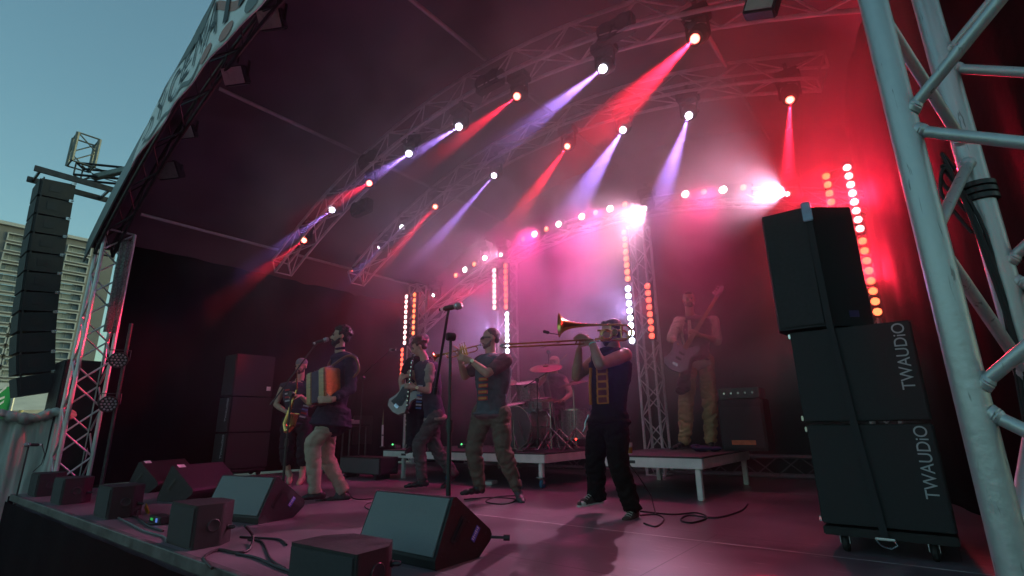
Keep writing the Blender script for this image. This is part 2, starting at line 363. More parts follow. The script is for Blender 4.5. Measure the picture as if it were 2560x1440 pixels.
# ================================================================== STAGE LIGHTING (all fixtures that the photo shows lit)
WH = (.44, .24, 1.0); RD = (1.0, .015, .05); OR = (1.0, .16, .07); CW = (1.0, .50, .74); PK = (1.0, .04, .30); BL = (.55, .40, 1.0)
E_WH = EM('lamp_lens_violet_white', (.86, .80, 1.0), 14); E_RD = EM('lamp_lens_red', (1, .10, .07), 9); E_RH = EM('lamp_core_hot', (1, .55, .25), 14)
E_LW = EM('led_pinkish_white', (1, .52, .50), 4); E_LO = EM('led_orange', (1, .15, .05), 3.2); E_LR = EM('led_red', (1, .08, .045), 3.0); E_LB = EM('led_blue_white', (.72, .78, 1), 14)
E_BW = EM('blinder_white', (1, .88, .80), 12); E_BO = EM('blinder_orange', (1, .20, .08), 4)
def moving_head(lens, target, em, em2, col, power, label, group, y_truss, up_z, deg=7, r=.055, off=False):
    t = thing('moving_head', label, 'stage light', (lens.x, lens.y, lens.z), group)
    d = (Vector(target)-lens).normalized()
    R = frame(d); L = .26
    c = lens-d*L*.55
    hd = MB(); hd.lathe([(.0, -.17), (.055, -.165), (.085, -.12), (.092, -.03), (.088, .06), (.078, .125), (.070, .135), (.062, .132)], c, d, n=20)
    for k in range(5): hd.lathe([(.094, -.10+k*.022), (.097, -.095+k*.022), (.094, -.09+k*.022)], c, d, n=20)
    hd.build('head', BLACK, t, smooth=True)
    ln = MB(); ln.lathe([(0, .008), (r*.6, .005), (r*.82, 0)], lens-d*.004, d, n=20); lo = ln.build('lens', em, t, smooth=True)
    if em2: MB().lathe([(0, .010), (r*.30, .006), (r*.45, 0)], lens+d*.003, d, n=14).build('lamp_core', em2, lo, smooth=True)
    side = Vector((1, 0, 0)); side = (side-d*side.dot(d)).normalized()
    top = Vector((c.x, c.y, max(c.z+.17, up_z)))
    yk = MB()
    for s in (-1, 1): yk.box(c+side*s*.105+Vector((0, 0, .07)), (.022, .05, .20), bev=.006)
    yk.box(c+Vector((0, 0, .165)), (.23, .07, .03), bev=.006); yk.build('yoke', BLACK, t)
    bs = MB(); bs.box(c+Vector((0, 0, .235)), (.26, .20, .11), bev=.015); bs.build('base', BLACK, t)
    cl = MB(); cl.cyl(c+Vector((0, 0, .29)), Vector((c.x, c.y, c.z+.37)), .015); cl.lathe([(.03, -.02), (.034, 0), (.03, .02)], Vector((c.x, c.y, c.z+.385)), (1, 0, 0), n=14); cl.build('clamp', DKMET, t, smooth=True)
    if not off: spot('beam_lamp', lens+d*.02, target, col, power, deg, .010, .85, t)
    return t
G = 'moving head lamps hung under the arched trusses'
PW = 11000
HEADS = [  # lens px, y, end px, y_end, kind, label, power scale, cone
 ((830, 525), 4.3, (735, 592), 3.0, 'w', 'violet white beam lamp at the far left end of the nearest lit truss', 1, 3.3),
 ((1022, 384), 4.3, (950, 432), 3.0, 'w', 'violet white beam lamp third up the middle truss, short faint beam', .8, 3.3),
 ((1147, 317), 4.3, (1010, 402), 2.6, 'w', 'violet white beam lamp beside the small red one on the middle truss', 1.3, 3.3),
 ((1507, 172), 4.3, (1380, 270), 2.9, 'w', 'brightest violet white beam lamp high near the roof centre', 1.6, 3.85),
 ((760, 601), 4.3, (665, 672), 3.0, 'r', 'red beam lamp lowest on the left of the middle truss', 1, 4.4),
 ((923, 458), 4.3, (862, 492), 3.2, 'r', 'small red lamp between two violet beams on the middle truss', .6, 4.4),
 ((1292, 241), 4.3, (1160, 340), 2.9, 'r', 'red beam lamp crossing the roof centre on the middle truss', 1.1, 3.85),
 ((1737, 97), 4.3, (1560, 268), 2.9, 'r', 'big orange red beam lamp at the upper right with the widest glow', 2.4, 7),
 ((1005, 568), 5.85, (905, 668), 4.3, 'w', 'violet white beam lamp above the clarinet player', 1, 3.3),
 ((1235, 439), 5.85, (1135, 552), 4.3, 'w', 'violet white beam lamp right of the purple post on the rear arch', 1, 3.3),
 ((1557, 325), 5.85, (1460, 480), 3.7, 'w', 'violet white beam lamp with the long magenta beam on the rear arch', 1.8, 5),
 ((1722, 289), 5.85, (1672, 440), 4.1, 'w', 'violet white beam lamp pointing almost straight down on the rear arch', 1.6, 4.6),
 ((1088, 517), 5.85, (1018, 595), 4.5, 'r', 'red beam lamp low on the left of the rear arch', 1, 3.3),
 ((1418, 366), 5.85, (1318, 505), 3.8, 'r', 'red beam lamp midway between two violet beams on the rear arch', 1.3, 3.85),
 ((1975, 250), 5.85, (1970, 425), 4.9, 'r', 'red beam lamp shining straight down near the right wall', 1.4, 5.5),
]
for (a, y, b, ye, kd, lab, ps, dg) in HEADS:
    P_ = pY(*a, y); T_ = pY(*b, ye)
    moving_head(P_, T_, E_WH if kd == 'w' else E_RD, None if kd == 'w' else E_RH, WH if kd == 'w' else RD, PW*ps*(1 if kd == 'w' else 1.0), lab, G, y, P_.z+.2, deg=dg)
for (a, y, kd, lab) in [((946, 619), 5.85, 'w', 'small violet white lamp without a beam low on the rear arch'), ((880, 676), 5.85, 'r', 'faint tiny red lamp at the lowest left end of the rear arch')]:
    P_ = pY(*a, y); moving_head(P_, P_+Vector((-.35, -.75, -.35)), E_WH if kd == 'w' else E_RD, None, WH, 0, lab, G, y, P_.z+.2, off=True, r=.035)
# LED strip bars on the four back towers ------------------------------
def led_bar(x, z0, z1, y, n, em, col, power, label, r=.044, group='upright LED bars on the back towers', aim=None, deg=100):
    t = thing('led_bar', label, 'LED bar', (x, y, z0), group); h = (z1-z0); p = h/n
    MB().box((x, y+.05, (z0+z1)/2), (.085, .09, h), bev=.008).build('housing', BLACK, t)
    for i in range(n):
        c = Vector((x, y, z0+p*(i+.5)))
        MB().lathe([(0, .014), (r*.6, .011), (r, .003), (r*1.05, -.004)], c, (0, -1, 0), n=14).build('lamp', em, t, smooth=True)
    if power: spot('bar_spot', (x, y-.06, (z0+z1)/2), aim or (x-.2, y-2, (z0+z1)/2+.25), col, power, deg, .12, .8, t)
    return t
YT = 7.3
TWR = [-8.72, -6.07, -3.24, -.40]; names = ['farthest left', 'second', 'third', 'right hand']
for x, nm in zip(TWR, names):
    truss_path('truss_tower', [(x, YT+.22, 0), (x, YT+.22, 3.9)], [(0, 1, 0)]*2, .27, f'slim aluminium truss tower, the {nm} one behind the band', cat='truss tower', group='slim towers behind the band', rc=.022, rb=.010, pitch=.28)
Q = 16
led_bar(-8.86, 2.50, 3.68, YT, 10, E_LW, PK, Q*.5, 'string of pinkish white lamps, upper left bar of the farthest tower')
led_bar(-8.58, 2.68, 3.68, YT, 8, E_LO, RD, Q*2, 'string of orange lamps, upper right bar of the farthest tower')
led_bar(-8.93, 1.60, 2.46, YT, 8, E_LR, RD, Q*2, 'string of red lamps low on the farthest tower beside the clarinet player')
led_bar(-6.22, 2.90, 3.76, YT, 8, E_LW, PK, Q*.6, 'string of small pinkish lamps left on the second tower')
led_bar(-5.93, 2.86, 3.80, YT, 8, E_LO, RD, Q*80, 'string of coral lamps top right on the second tower', aim=(-9.45, 2, 1.6), deg=20)  # narrow red spot added here, aimed at the left tower to redden it
led_bar(-5.91, 2.02, 2.82, YT, 8, E_LB, BL, Q*5, 'string of glaring blue white lamps behind the trumpet player')
led_bar(-3.40, 2.93, 3.84, YT, 8, E_LO, OR, Q, 'string of coral lamps high on the third tower')
led_bar(-3.41, 1.92, 2.88, YT, 8, E_LB, BL, Q*6, 'string of glaring blue white lamps behind the trombone player')
led_bar(-3.08, 1.96, 2.86, YT, 8, E_LR, RD, Q*.8, 'string of red lamps on the right side of the third tower')
led_bar(-.50, 2.90, 3.88, YT, 8, E_LO, RD, Q*16, 'string of orange lamps just above the speaker stack')
led_bar(-.26, 2.96, 3.92, YT, 8, E_LW, RD, Q*110, 'string of white lamps at the far right, upper bar', aim=(.3, 1.3, 1.1), deg=26)  # red spot added at these white lamps to redden the near tower
led_bar(-.26, 1.90, 2.92, YT, 8, E_LO, RD, Q*20, 'string of orange lamps at the far right, lower bar')
# four-lamp blinders on the rear truss --------------------------------
def blinder(pa, pb, n, pat, label, power, col=PK):
    A = pY(*pa, 7.38); B = pY(*pb, 7.38); t = thing('blinder_bar', label, 'blinder light', A, 'blinder bars on the rear truss')
    d = (B-A).normalized(); up = Vector((0, 0, 1)); R = Matrix((d, Vector((0, 1, 0)), d.cross(Vector((0, 1, 0))))).transposed()
    MB().box((A+B)/2+Vector((0, .09, 0)), ((B-A).length+.2, .13, .17), R, bev=.012).build('housing', BLACK, t)
    for i in range(n):
        c = A.lerp(B, i/(n-1)); w_ = pat[i] == 'w'; r = .052 if w_ else .045
        l_ = MB().lathe([(0, .022), (r*.6, .018), (r, .004), (r*1.08, -.006)], c, (0, -1, 0), n=18).build('lamp', E_BW if w_ else E_BO, t, smooth=True)
    spot('blinder_glow', (A+B)/2+Vector((0, -.12, 0)), (A+B)/2+Vector((-.30, -1.0, -1.15)), col, power, 80, .15, .9, t)
blinder((1139, 688), (1185, 660), 3, 'owo', 'row of three round lamps, lowest left on the rear truss', 40)
blinder((1307, 597), (1396, 560), 4, 'owow', 'row of four round lamps left of the roof centre, orange one lowest', 400)
blinder((1454, 541), (1562, 511), 4, 'wowo', 'row of four round lamps nearest the big white flash', 600, (1, .06, .36))
blinder((1713, 485), (1858, 468), 4, 'wowo', 'row of four widely spaced round lamps at the right', 330, (1, .05, .24))
# white wide flashes ----------------------------------------------------
def flash(a, y, tgt, power, deg, label, r=.03):
    P_ = pY(*a, y); t = moving_head(P_, tgt, EM('flash_lens', (1, .97, .9), 30), None, CW, power, label, 'white wash lamps on the rear truss', y, P_.z+.2, deg=deg, r=r)
flash((1612, 520), 7.3, pY(1490, 610, 5.6), 1200, 50, 'white wash lamp throwing a broad fan over the drummer')
flash((1968, 485), 7.3, pY(1820, 470, 6.1), 800, 56, 'white wash lamp flaring beside the red right corner')
flash((1252, 637), 7.3, pY(1150, 630, 5.6), 240, 42, 'white wash lamp left of the second tower')
flash((1212, 645), 7.2, pY(1190, 720, 5.6), 50, 50, 'white wash lamp glaring close to the left blinder row', r=.05)
flash((1083, 738), 7.3, pY(960, 800, 5.4), 30, 38, 'small white wash lamp near the far left tower')
# ================================================================== SPEAKERS ON STAGE
def local_axes(x, y, a):
    w_ = Vector((math.cos(a), math.sin(a), 0)); d_ = Vector((-math.sin(a), math.cos(a), 0)); o_ = Vector((x, y, 0))
    return lambda s, d, z: o_+w_*s+d_*d+Vector((0, 0, z))
WEDGE_GR = M('wedge_grille', (.20, .215, .22), .8, var=.18, scale=300, bump=.6, bscale=700)
STICK = M('blue_sticker', (.10, .09, .55), .5, var=.1, bump=0); STW = M('sticker_print', (.75, .75, .8), .5, var=.1, bump=0); TAPE = M('white_tape', (.8, .78, .76), .6, var=.15, bump=0)
GRPW = 'wedge floor monitors'
def wedge(x, y, a, label, W=.68, h=.34, sticker=True, foot=False, tape=False):
    P = local_axes(x, y, a); t = thing('floor_monitor', label, 'floor monitor', (x, y, 0), GRPW)
    prof = [(0, 0), (-.005, .045), (.125, h), (.15, h+.004), (.44, .135), (.455, .105), (.445, .075), (.34, .0)]
    body = MB(); body.prism([P(0, d, z) for d, z in prof], P(W, 0, 0)-P(0, 0, 0)); o = body.build('cabinet', BLACK, t, bevel=.006)
    g = MB(); n = Vector(P(0, 0, 0)-P(0, 1, 0)); e = .006
    A, B = (.002, .06), (.122, h-.006); nn = (P(0, -(h-.05), .125)-P(0, 0, 0)).normalized()
    q = [P(.02, *A), P(W-.02, *A), P(W-.02, *B), P(.02, *B)]
    g.prism([v+nn*.001 for v in q], nn*.008); g.build('grille', WEDGE_GR, t, bevel=.003)
    # side handle recess, rim and rear connector plate
    for s, sg in ((W, 1), (0, -1)):
        hd = MB(); c = P(s+sg*.001, .17, .17); ax = P(1, 0, 0)-P(0, 0, 0)
        R = Matrix((P(0, .5, -.42).normalized()*0+((P(0, .57, -.45)-P(0, 0, 0)).normalized()), ax, Vector((0, 0, 1)))).transposed()
        u = (P(0, .52, -.40)-P(0, 0, 0)).normalized(); v = ax.cross(u); R = Matrix((u, v, ax)).transposed()
        hd.box(c, (.05, .15, .004), R, bev=.0015); hd.box(c+v*.0+ax*sg*.004, (.018, .12, .006), R, bev=.002); hd.build('handle', PLASTIC, t)
        for (d_, z_) in ((.05, .07), (.14, .29), (.39, .12), (.31, .05)): pass
        sc = MB()
        for (d_, z_) in ((.04, .06), (.135, .30), (.40, .12), (.32, .05), (.25, .20)): sc.cyl(P(s, d_, z_), P(s+sg*.003, d_, z_), .006, n=8)
        sc.build('screw', DKMET, t)
        if sticker and sg == 1:
            sk_ = MB(); c2 = P(s+.0015, .31, .13); sk_.box(c2, (.035, .085, .002), R); so2 = sk_.build('sticker', STICK, t)
            bar = MB()
            for i in range(7): bar.box(c2+v*(-.034+i*.0113)+ax*.0016+u*(-.004), (.016+.006*math.sin(i*2.1), .005, .0008), R)
            bar.build('print', STW, so2)
    if foot: MB().cyl(P(W-.02, .44, .09), P(W+.06, .50, .085), .008).cyl(P(W+.055, .497, .085), P(W+.085, .52, .083), .017).build('knob', PLASTIC, t, smooth=True)
    if tape: c = P(.1, .18, h-.02); MB().box(P(W-.09, .165, h-.004), (.09, .045, .003), Matrix.Rotation(a, 3, 'Z')@Matrix.Rotation(-math.atan2(.21, .29), 3, 'X')).build('tape_label', TAPE, t)
    return t
wedge(-2.83, 2.03, .01, 'large wedge monitor with pale grille nearest the camera, in front of the trumpet player', foot=True)
wedge(-4.98, 2.01, .22, 'wedge monitor with pale grille at the feet of the accordion singer')
wedge(-6.95, 2.82, -1.15, 'wedge monitor with red lit back and white tape tag, right of its twin', sticker=False, tape=True, h=.36)
wedge(-8.3, 2.88, -1.1, 'wedge monitor with white tape tag farthest left, behind the small boxes', sticker=False, tape=True, h=.36)
def fill(x, y, a, label, W=.42, D=.28, h=.26):
    P = local_axes(x, y, a); t = thing('front_fill_speaker', label, 'small speaker', (x, y, 0), 'small front fill speakers along the stage edge')
    b = MB(); poly = [P(.0, .0, 0), P(W, 0, 0), P(W, D*.62, 0), P(W-.10, D, 0), P(.10, D, 0), P(0, D*.62, 0)]
    b.prism(poly, (0, 0, h)); b.build('cabinet', BLACK, t, bevel=.014)
    g = MB(); g.box(P(W/2, -.003, h/2), (W-.03, .008, h-.03), Matrix.Rotation(a, 3, 'Z'), bev=.003); g.build('grille', GRILLE, t)
    s = MB(); c = P(W+.001, D*.42, h*.5); s.lathe([(0, .002), (.03, .002), (.036, .004), (.04, 0)], c, P(1, 0, 0)-P(0, 0, 0), n=20); s.build('pole_socket', PLASTIC, t, smooth=True)
    f = MB(); 
    for (s_, d_) in ((.04, .04), (W-.04, .04), (.1, D-.05), (W-.1, D-.05)): pass
    c = MB(); c.lathe([(.016, 0), (.018, .01), (.013, .012), (.012, .04), (.006, .05)], P(W-.05, D*.82, .1), P(.9, .6, 0)-P(0, 0, 0), n=12); c.build('connector', DKMET, t, smooth=True)
    return t
fill(-2.56, 1.45, .06, 'small black speaker on the stage edge, nearest the camera, cut by the frame', W=.50, D=.30, h=.19)
fill(-4.18, 1.47, 0, 'small black speaker on the stage edge with a thick cable in its side')
fill(-6.1, 1.52, -.02, 'small black speaker on the stage edge beside the yellow tape')
fill(-7.66, 1.50, 0, 'small black speaker on the stage edge, second from the far left corner')
fill(-8.85, 1.50, 0, 'small black speaker at the far left corner of the stage edge')
# --- right hand stack ------------------------------------------------
LOGO = M('grey_lettering', (.42, .44, .46), .5, var=.08, bump=0)
def text_on(txt, size, origin, xdir, ydir, mat, parent, name='lettering', ext=.0015, sx=1.0):
    vs, fs = text_mb(txt, size, ext); xd = Vector(xdir).normalized(); yd = Vector(ydir).normalized(); nd = xd.cross(yd)
    mb = MB(); mb.add([Vector(origin)+xd*v.x*sx+yd*v.y+nd*v.z for v in vs], fs); return mb.build(name, mat, parent)
SUBM = M('speaker_foam', (.022, .023, .025), .7, var=.2, scale=90, bump=.5, bscale=420)
def sub(x0, x1, y0, z0, z1, D, label, logo_x, group, cast=True):
    t = thing('subwoofer', label, 'subwoofer', ((x0+x1)/2, y0, z0), group); W = x1-x0; h = z1-z0
    MB().box(((x0+x1)/2, y0+D/2+.012, (z0+z1)/2), (W, D-.024, h-.012), bev=.008).build('cabinet', BLACK, t)
    g = MB(); g.box(((x0+x1)/2, y0+.006, (z0+z1)/2), (W-.016, .014, h-.022), bev=.004); g.build('grille', SUBM, t)
    if logo_x is not None: text_on('TWAUDiO', .085, (logo_x, y0-.0032, z0+.17), (0.02, 0, 1), (-1, 0, .02), LOGO, t, 'lettering', sx=.92)
    pl = MB()
    for zz in (z0+.03, z1-.03): pl.box((x0-.004, y0+.05, zz), (.012, .07, .03), bev=.003)
    pl.build('corner_bracket', STEEL, t)
    return t
sub(-.605, .012, 3.6, .71, 1.275, .75, 'black subwoofer with grey TWAUDiO lettering, upper one in the right stack', -.03, 'subwoofers of the right stack')
sub(-.595, .012, 3.6, .145, .705, .75, 'black subwoofer with grey TWAUDiO lettering, lower one on the wheeled board', -.03, 'subwoofers of the right stack')
t = thing('wheeled_board', 'low black wheeled board carrying the right speaker stack', 'dolly', (-.29, 3.95, 0))
MB().box((-.29, 3.97, .118), (.60, .74, .045), bev=.006).build('board', BLACK, t)
for x_, y_ in ((-.50, 3.68), (-.10, 3.68), (-.50, 4.26), (-.10, 4.26)):
    c = MB(); c.box((x_, y_, .094), (.07, .08, .006)); c.box((x_-.022, y_+.012, .07), (.006, .05, .05)); c.box((x_+.022, y_+.012, .07), (.006, .05, .05)); co_ = c.build('caster', STEEL, t, bevel=.002)
    MB().lathe([(.008, -.016), (.044, -.015), (.049, -.008), (.049, .008), (.044, .015), (.008, .016)], (x_, y_+.012, .049), (1, 0, 0), n=20).build('wheel', RUBBER, co_, smooth=True)
t = thing('top_speaker', 'tall black speaker cabinet standing on top of the right stack', 'speaker', (-.4, 3.6, 1.28))
F = [Vector((-.655, 3.60, 1.285)), Vector((-.395, 3.60, 1.285)), Vector((-.165, 3.80, 1.285)), Vector((-.20, 4.15, 1.285)), Vector((-.62, 4.15, 1.285)), Vector((-.675, 3.68, 1.285))]
MB().prism(F, (0, 0, .79)).build('cabinet', SUBM, t, bevel=.008)
g = MB(); g.box((-.52, 3.597, 1.68), (.24, .012, .76), bev=.003); g.build('grille', GRILLE, t)
MB().box((-.25, 3.724, 1.36), (.06, .006, .04), Matrix.Rotation(math.atan2(.2, .23), 3, 'Z')).build('badge', M('violet_badge', (.08, .07, .2), .5), t)
STRAP = M('strap_webbing', (.022, .022, .025), .8, var=.2, scale=40, bump=.3)
t = thing('ratchet_strap', 'dark ratchet strap pulled tight around the right speaker stack', 'strap', (-.38, 3.58, 0))
s = MB(); pts = [(-.385, 3.585, 2.085), (-.375, 3.583, 1.28), (-.345, 3.583, .7), (-.30, 3.583, .10)]
for a, b in zip(pts, pts[1:]): s.prism([Vector(a)+Vector((-.018, 0, 0)), Vector(a)+Vector((.018, 0, 0)), Vector(b)+Vector((.018, 0, 0)), Vector(b)+Vector((-.018, 0, 0))], (0, .003, 0))
s.box((-.385, 3.86, 2.083), (.036, .56, .003)); s.build('webbing', STRAP, t)
bk_ = M('buckle_steel', (.18, .2, .26), .35, metal=.8)
MB().box((-.385, 3.575, 2.03), (.055, .02, .13), bev=.005).build('buckle', bk_, t)
b = MB(); b.tube([(-.34, 3.57, .10), (-.32, 3.57, .07), (-.28, 3.57, .06), (-.25, 3.57, .08), (-.26, 3.57, .10)], .006); b.box((-.30, 3.572, .105), (.09, .02, .012), bev=.003); b.build('hook', STEEL, t, smooth=True)
# --- left hand stack -------------------------------------------------
G2 = 'subwoofers of the left stack'
for z0, z1, lab in ((.12, .69, 'black subwoofer at the bottom of the far left stack'), (.70, 1.27, 'black subwoofer in the middle of the far left stack')):
    sub(-9.35, -8.92, 3.78, z0, z1, .72, lab, -9.0, G2)
t = thing('top_speaker', 'black speaker with red lit top edge, highest in the far left stack', 'speaker', (-9.1, 3.8, 1.28))
MB().box((-9.12, 4.12, 1.63), (.42, .66, .70), bev=.01).build('cabinet', BLACK, t); MB().box((-9.12, 3.785, 1.63), (.40, .014, .68), bev=.004).build('grille', GRILLE, t)
MB().box((-8.908, 4.38, 1.42), (.004, .07, .07)).build('badge', TAPE, t)
t = thing('wheeled_board', 'wheeled board under the far left speaker stack', 'dolly', (-9.12, 4.1, 0)); MB().box((-9.12, 4.12, .095), (.42, .7, .04), bev=.006).build('board', BLACK, t)
for x_ in (-9.25, -9.0):
    for y_ in (3.85, 4.4): MB().lathe([(.008, -.015), (.036, -.015), (.038, 0), (.036, .015), (.008, .015)], (x_, y_, .038), (1, 0, 0), n=14).build('wheel', RUBBER, t, smooth=True)
# side monitor behind the singer
t = thing('monitor_speaker', 'long grey fronted speaker lying on the floor behind the singer', 'speaker', (-6.8, 4.9, 0))
MB().box((-6.82, 5.02, .19), (1.0, .34, .24), bev=.012).build('cabinet', BLACK, t); MB().box((-6.82, 4.845, .19), (.97, .012, .21), bev=.004).build('grille', M('grey_grille', (.09, .10, .10), .8, var=.15, scale=200, bump=.5, bscale=500), t)
for x_ in (-7.2, -6.45): MB().box((x_, 5.0, .035), (.05, .25, .07), bev=.006).build('foot', RUBBER, t)
# ================================================================== RISERS
def riser(x0, x1, y0, y1, zt, label, cast=(), plate=None, legs=None):
    t = thing('stage_riser', label, 'riser', ((x0+x1)/2, y0, 0), 'low aluminium framed stage risers')
    fr = MB(); hh = .10
    fr.box(((x0+x1)/2, y0+.02, zt-hh/2-.012), (x1-x0, .04, hh), bev=.005); fr.box(((x0+x1)/2, y1-.02, zt-hh/2-.012), (x1-x0, .04, hh), bev=.005)
    for x_ in (x0+.02, x1-.02): fr.box((x_, (y0+y1)/2, zt-hh/2-.012), (.04, y1-y0-.082, hh), bev=.005)
    fr.build('frame', ALUW, t)
    MB().box(((x0+x1)/2, (y0+y1)/2, zt-.006), (x1-x0-.006, y1-y0-.006, .018), bev=.002).build('deck', M('riser_deck', (.045, .04, .042), .6, var=.3, scale=4, bump=.1), t)
    for i, (x_, y_) in enumerate(legs or [(x0+.06, y0+.05), (x1-.06, y0+.05), (x0+.06, y1-.05), (x1-.06, y1-.05)]):
        c = i in cast; zb = .13 if c else 0
        l_ = MB().box((x_, y_, (zb+zt-.115)/2), (.055, .055, zt-.115-zb), bev=.006).build('leg', ALUW, t)
        if c:
            w_ = MB(); w_.box((x_, y_, .125), (.10, .10, .008)); w_.box((x_-.025, y_+.01, .085), (.006, .045, .08)); w_.box((x_+.025, y_+.01, .085), (.006, .045, .08)); w_.build('caster', STEEL, l_, bevel=.002)
            MB().lathe([(.008, -.017), (.046, -.016), (.05, -.006), (.05, .006), (.046, .016), (.008, .017)], (x_, y_+.01, .051), (1, 0, 0), n=18).build('wheel', M('blue_rubber', (.03, .16, .30), .6, var=.1), l_, smooth=True)
    for px_ in plate or []: MB().box((px_, y0-.0025, zt-.06), (.10, .005, .03)).box((px_, y0-.006, zt-.06), (.07, .003, .014)).build('name_plate', DKMET, t)
    return t
riser(-6.74, -3.68, 5.22, 7.12, .40, 'wide riser with a white front rail under the drum kit', cast=(1, 2, 4), plate=[-6.25], legs=[(-6.3, 5.27), (-5.35, 5.27), (-3.76, 5.27), (-6.6, 7.05), (-3.75, 7.05)])
riser(-3.02, -1.80, 5.20, 6.9, .40, 'smaller riser with a white front rail under the bass player', plate=[-2.55])
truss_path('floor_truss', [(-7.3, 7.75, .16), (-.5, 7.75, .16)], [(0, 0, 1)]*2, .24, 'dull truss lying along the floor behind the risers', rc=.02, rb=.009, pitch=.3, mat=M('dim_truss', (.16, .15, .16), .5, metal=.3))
# bass amplifier
t = thing('bass_amplifier', 'black bass cabinet with an orange badge behind the bass player', 'amplifier', (-1.72, 6.5, .4))
MB().box((-1.72, 6.62, .70), (.50, .34, .58), bev=.012).build('cabinet', BLACK, t); MB().box((-1.72, 6.44, .67), (.46, .014, .46), bev=.004).build('grille', GRILLE, t)
MB().box((-1.72, 6.428, .50), (.26, .008, .05)).build('badge', M('orange_badge', (.5, .12, .04), .5, var=.3), t)
MB().box((-1.72, 6.62, 1.06), (.46, .30, .12), bev=.01).build('amplifier_head', PLASTIC, t)
for k in range(5): MB().lathe([(.0, .016), (.012, .016), (.014, 0)], (-1.88+k*.08, 6.466, 1.06), (0, -1, 0), n=12).build('knob', STEEL, t, smooth=True)
# ================================================================== LEFT SIDE, OUTSIDE THE STAGE
def line_array():
    t = thing('line_array', 'curved column of black speaker cabinets hanging left of the stage', 'speaker array', (-10.6, 1.3, 4.9))
    AM = M('array_cabinet', (.016, .019, .022), .6, var=.25, scale=12, bump=.2, bscale=120)
    n = 11; P = [pX(x, y, -10.35) for x, y in [(190, 462), (180, 520), (168, 590), (158, 655), (151, 715), (144, 775), (140, 832), (138, 888), (139, 935), (143, 978)]]
    # rear spine curve in the Y-Z plane at X=-10.35; interpolate to n+1 stations, height 3.75 m
    ys = [(p.y, p.z) for p in P]
    Lc = [0]
    for a, b in zip(ys, ys[1:]): Lc.append(Lc[-1]+math.hypot(b[0]-a[0], b[1]-a[1]))
    def at(s):
        s = max(0, min(Lc[-1]-1e-6, s)); i = max(k for k in range(len(Lc)) if Lc[k] <= s); i = min(i, len(Lc)-2); u = (s-Lc[i])/(Lc[i+1]-Lc[i])
        return Vector((0, ys[i][0]*(1-u)+ys[i+1][0]*u, ys[i][1]*(1-u)+ys[i+1][1]*u))
    for k in range(n):
        a = at(Lc[-1]*k/n); b = at(Lc[-1]*(k+1)/n); dn = (b-a).normalized(); fw = Vector((0, dn.z, -dn.y))
        if fw.y > 0: fw = -fw
        D = .42; W = .62; x0 = -10.35
        g_ = .005
        prof = [a+dn*g_, a+dn*g_+fw*D+dn*.02, b-dn*g_+fw*D-dn*.0, b-dn*g_]
        c = MB(); c.prism([Vector((x0, q.y, q.z)) for q in prof], (-W, 0, 0)); co_ = c.build('cabinet', AM, t, bevel=.008)
        g = MB(); f0, f1 = prof[1], prof[2]; g.prism([Vector((x0-.02, f0.y, f0.z))+fw*.001, Vector((x0-.02, f0.y, f0.z))+fw*.015, Vector((x0-.02, f1.y, f1.z))+fw*.015, Vector((x0-.02, f1.y, f1.z))+fw*.001], (-W+.04, 0, 0)); g.build('grille', GRILLE, co_)
        m_ = (a+b)/2+fw*.24; R = Matrix((Vector((1, 0, 0)), fw, -dn)).transposed()
        MB().box((x0+.002, m_.y, m_.z), (.006, .13, .11), R, bev=.002).build('handle', PLASTIC, co_)
        MB().box((x0+.012, a.y+fw.y*.03, a.z+fw.z*.03), (.03, .05, .05), R, bev=.004).cyl((x0+.03, a.y+fw.y*.03, a.z), (x0+.03, a.y+fw.y*.0-.0, a.z+.01), .012).build('rigging_link', STEEL, co_)
        MB().box((x0+.004, m_.y-.155, m_.z), (.008, .02, .30), R, bev=.002).build('trim', PLASTIC, co_)
    # flying frame
    f = MB(); a = at(0)
    for xx in (-10.38, -10.94): f.box((xx, a.y+.02, a.z+.10), (.03, 1.1, .10), bev=.006)
    for k in range(3): f.box((-10.66, a.y-.45+.45*k, a.z+.10), (.53, .03, .05))
    f.build('flying_frame', DKMET, t)
    return a
a0 = line_array()
truss_path('hanging_truss', [(-10.7, 1.55, a0.z+.38), (-10.3, 2.1, a0.z+.38)], [(0, 0, 1)]*2, .22, 'short truss arm above the hanging speaker column', rc=.022, rb=.010, pitch=.3, mat=DKMET)
truss_path('hanging_truss', [(-10.62, 1.55, a0.z+.45), (-10.62, 1.55, a0.z+.98)], [(0, 1, 0)]*2, .30, 'stub of upright truss on top of the speaker column', rc=.028, rb=.011, pitch=.4, mat=M('weathered_truss', (.16, .17, .16), .5, metal=.3))
o = MB().box((-10.0, 1.95, a0.z+.30), (1.2, .09, .10), Matrix.Rotation(.35, 3, 'Z'), bev=.01).box((-9.55, 2.1, a0.z+.1), (.14, .16, .5), bev=.01).build('lifting_beam', M('grey_green_steel', (.16, .18, .17), .5, metal=.4, var=.2)); tag(o, 'grey steel beam joining the speaker column to the stage roof', 'beam')
# PA subs left of the stage on the ground
t = thing('speaker_box', 'black speaker box standing left of the truss tower', 'speaker', (-10.1, 1.9, -1.25))
MB().box((-10.1, 2.1, .28), (.7, .7, 3.0), bev=.02).build('cabinet', BLACK, t)
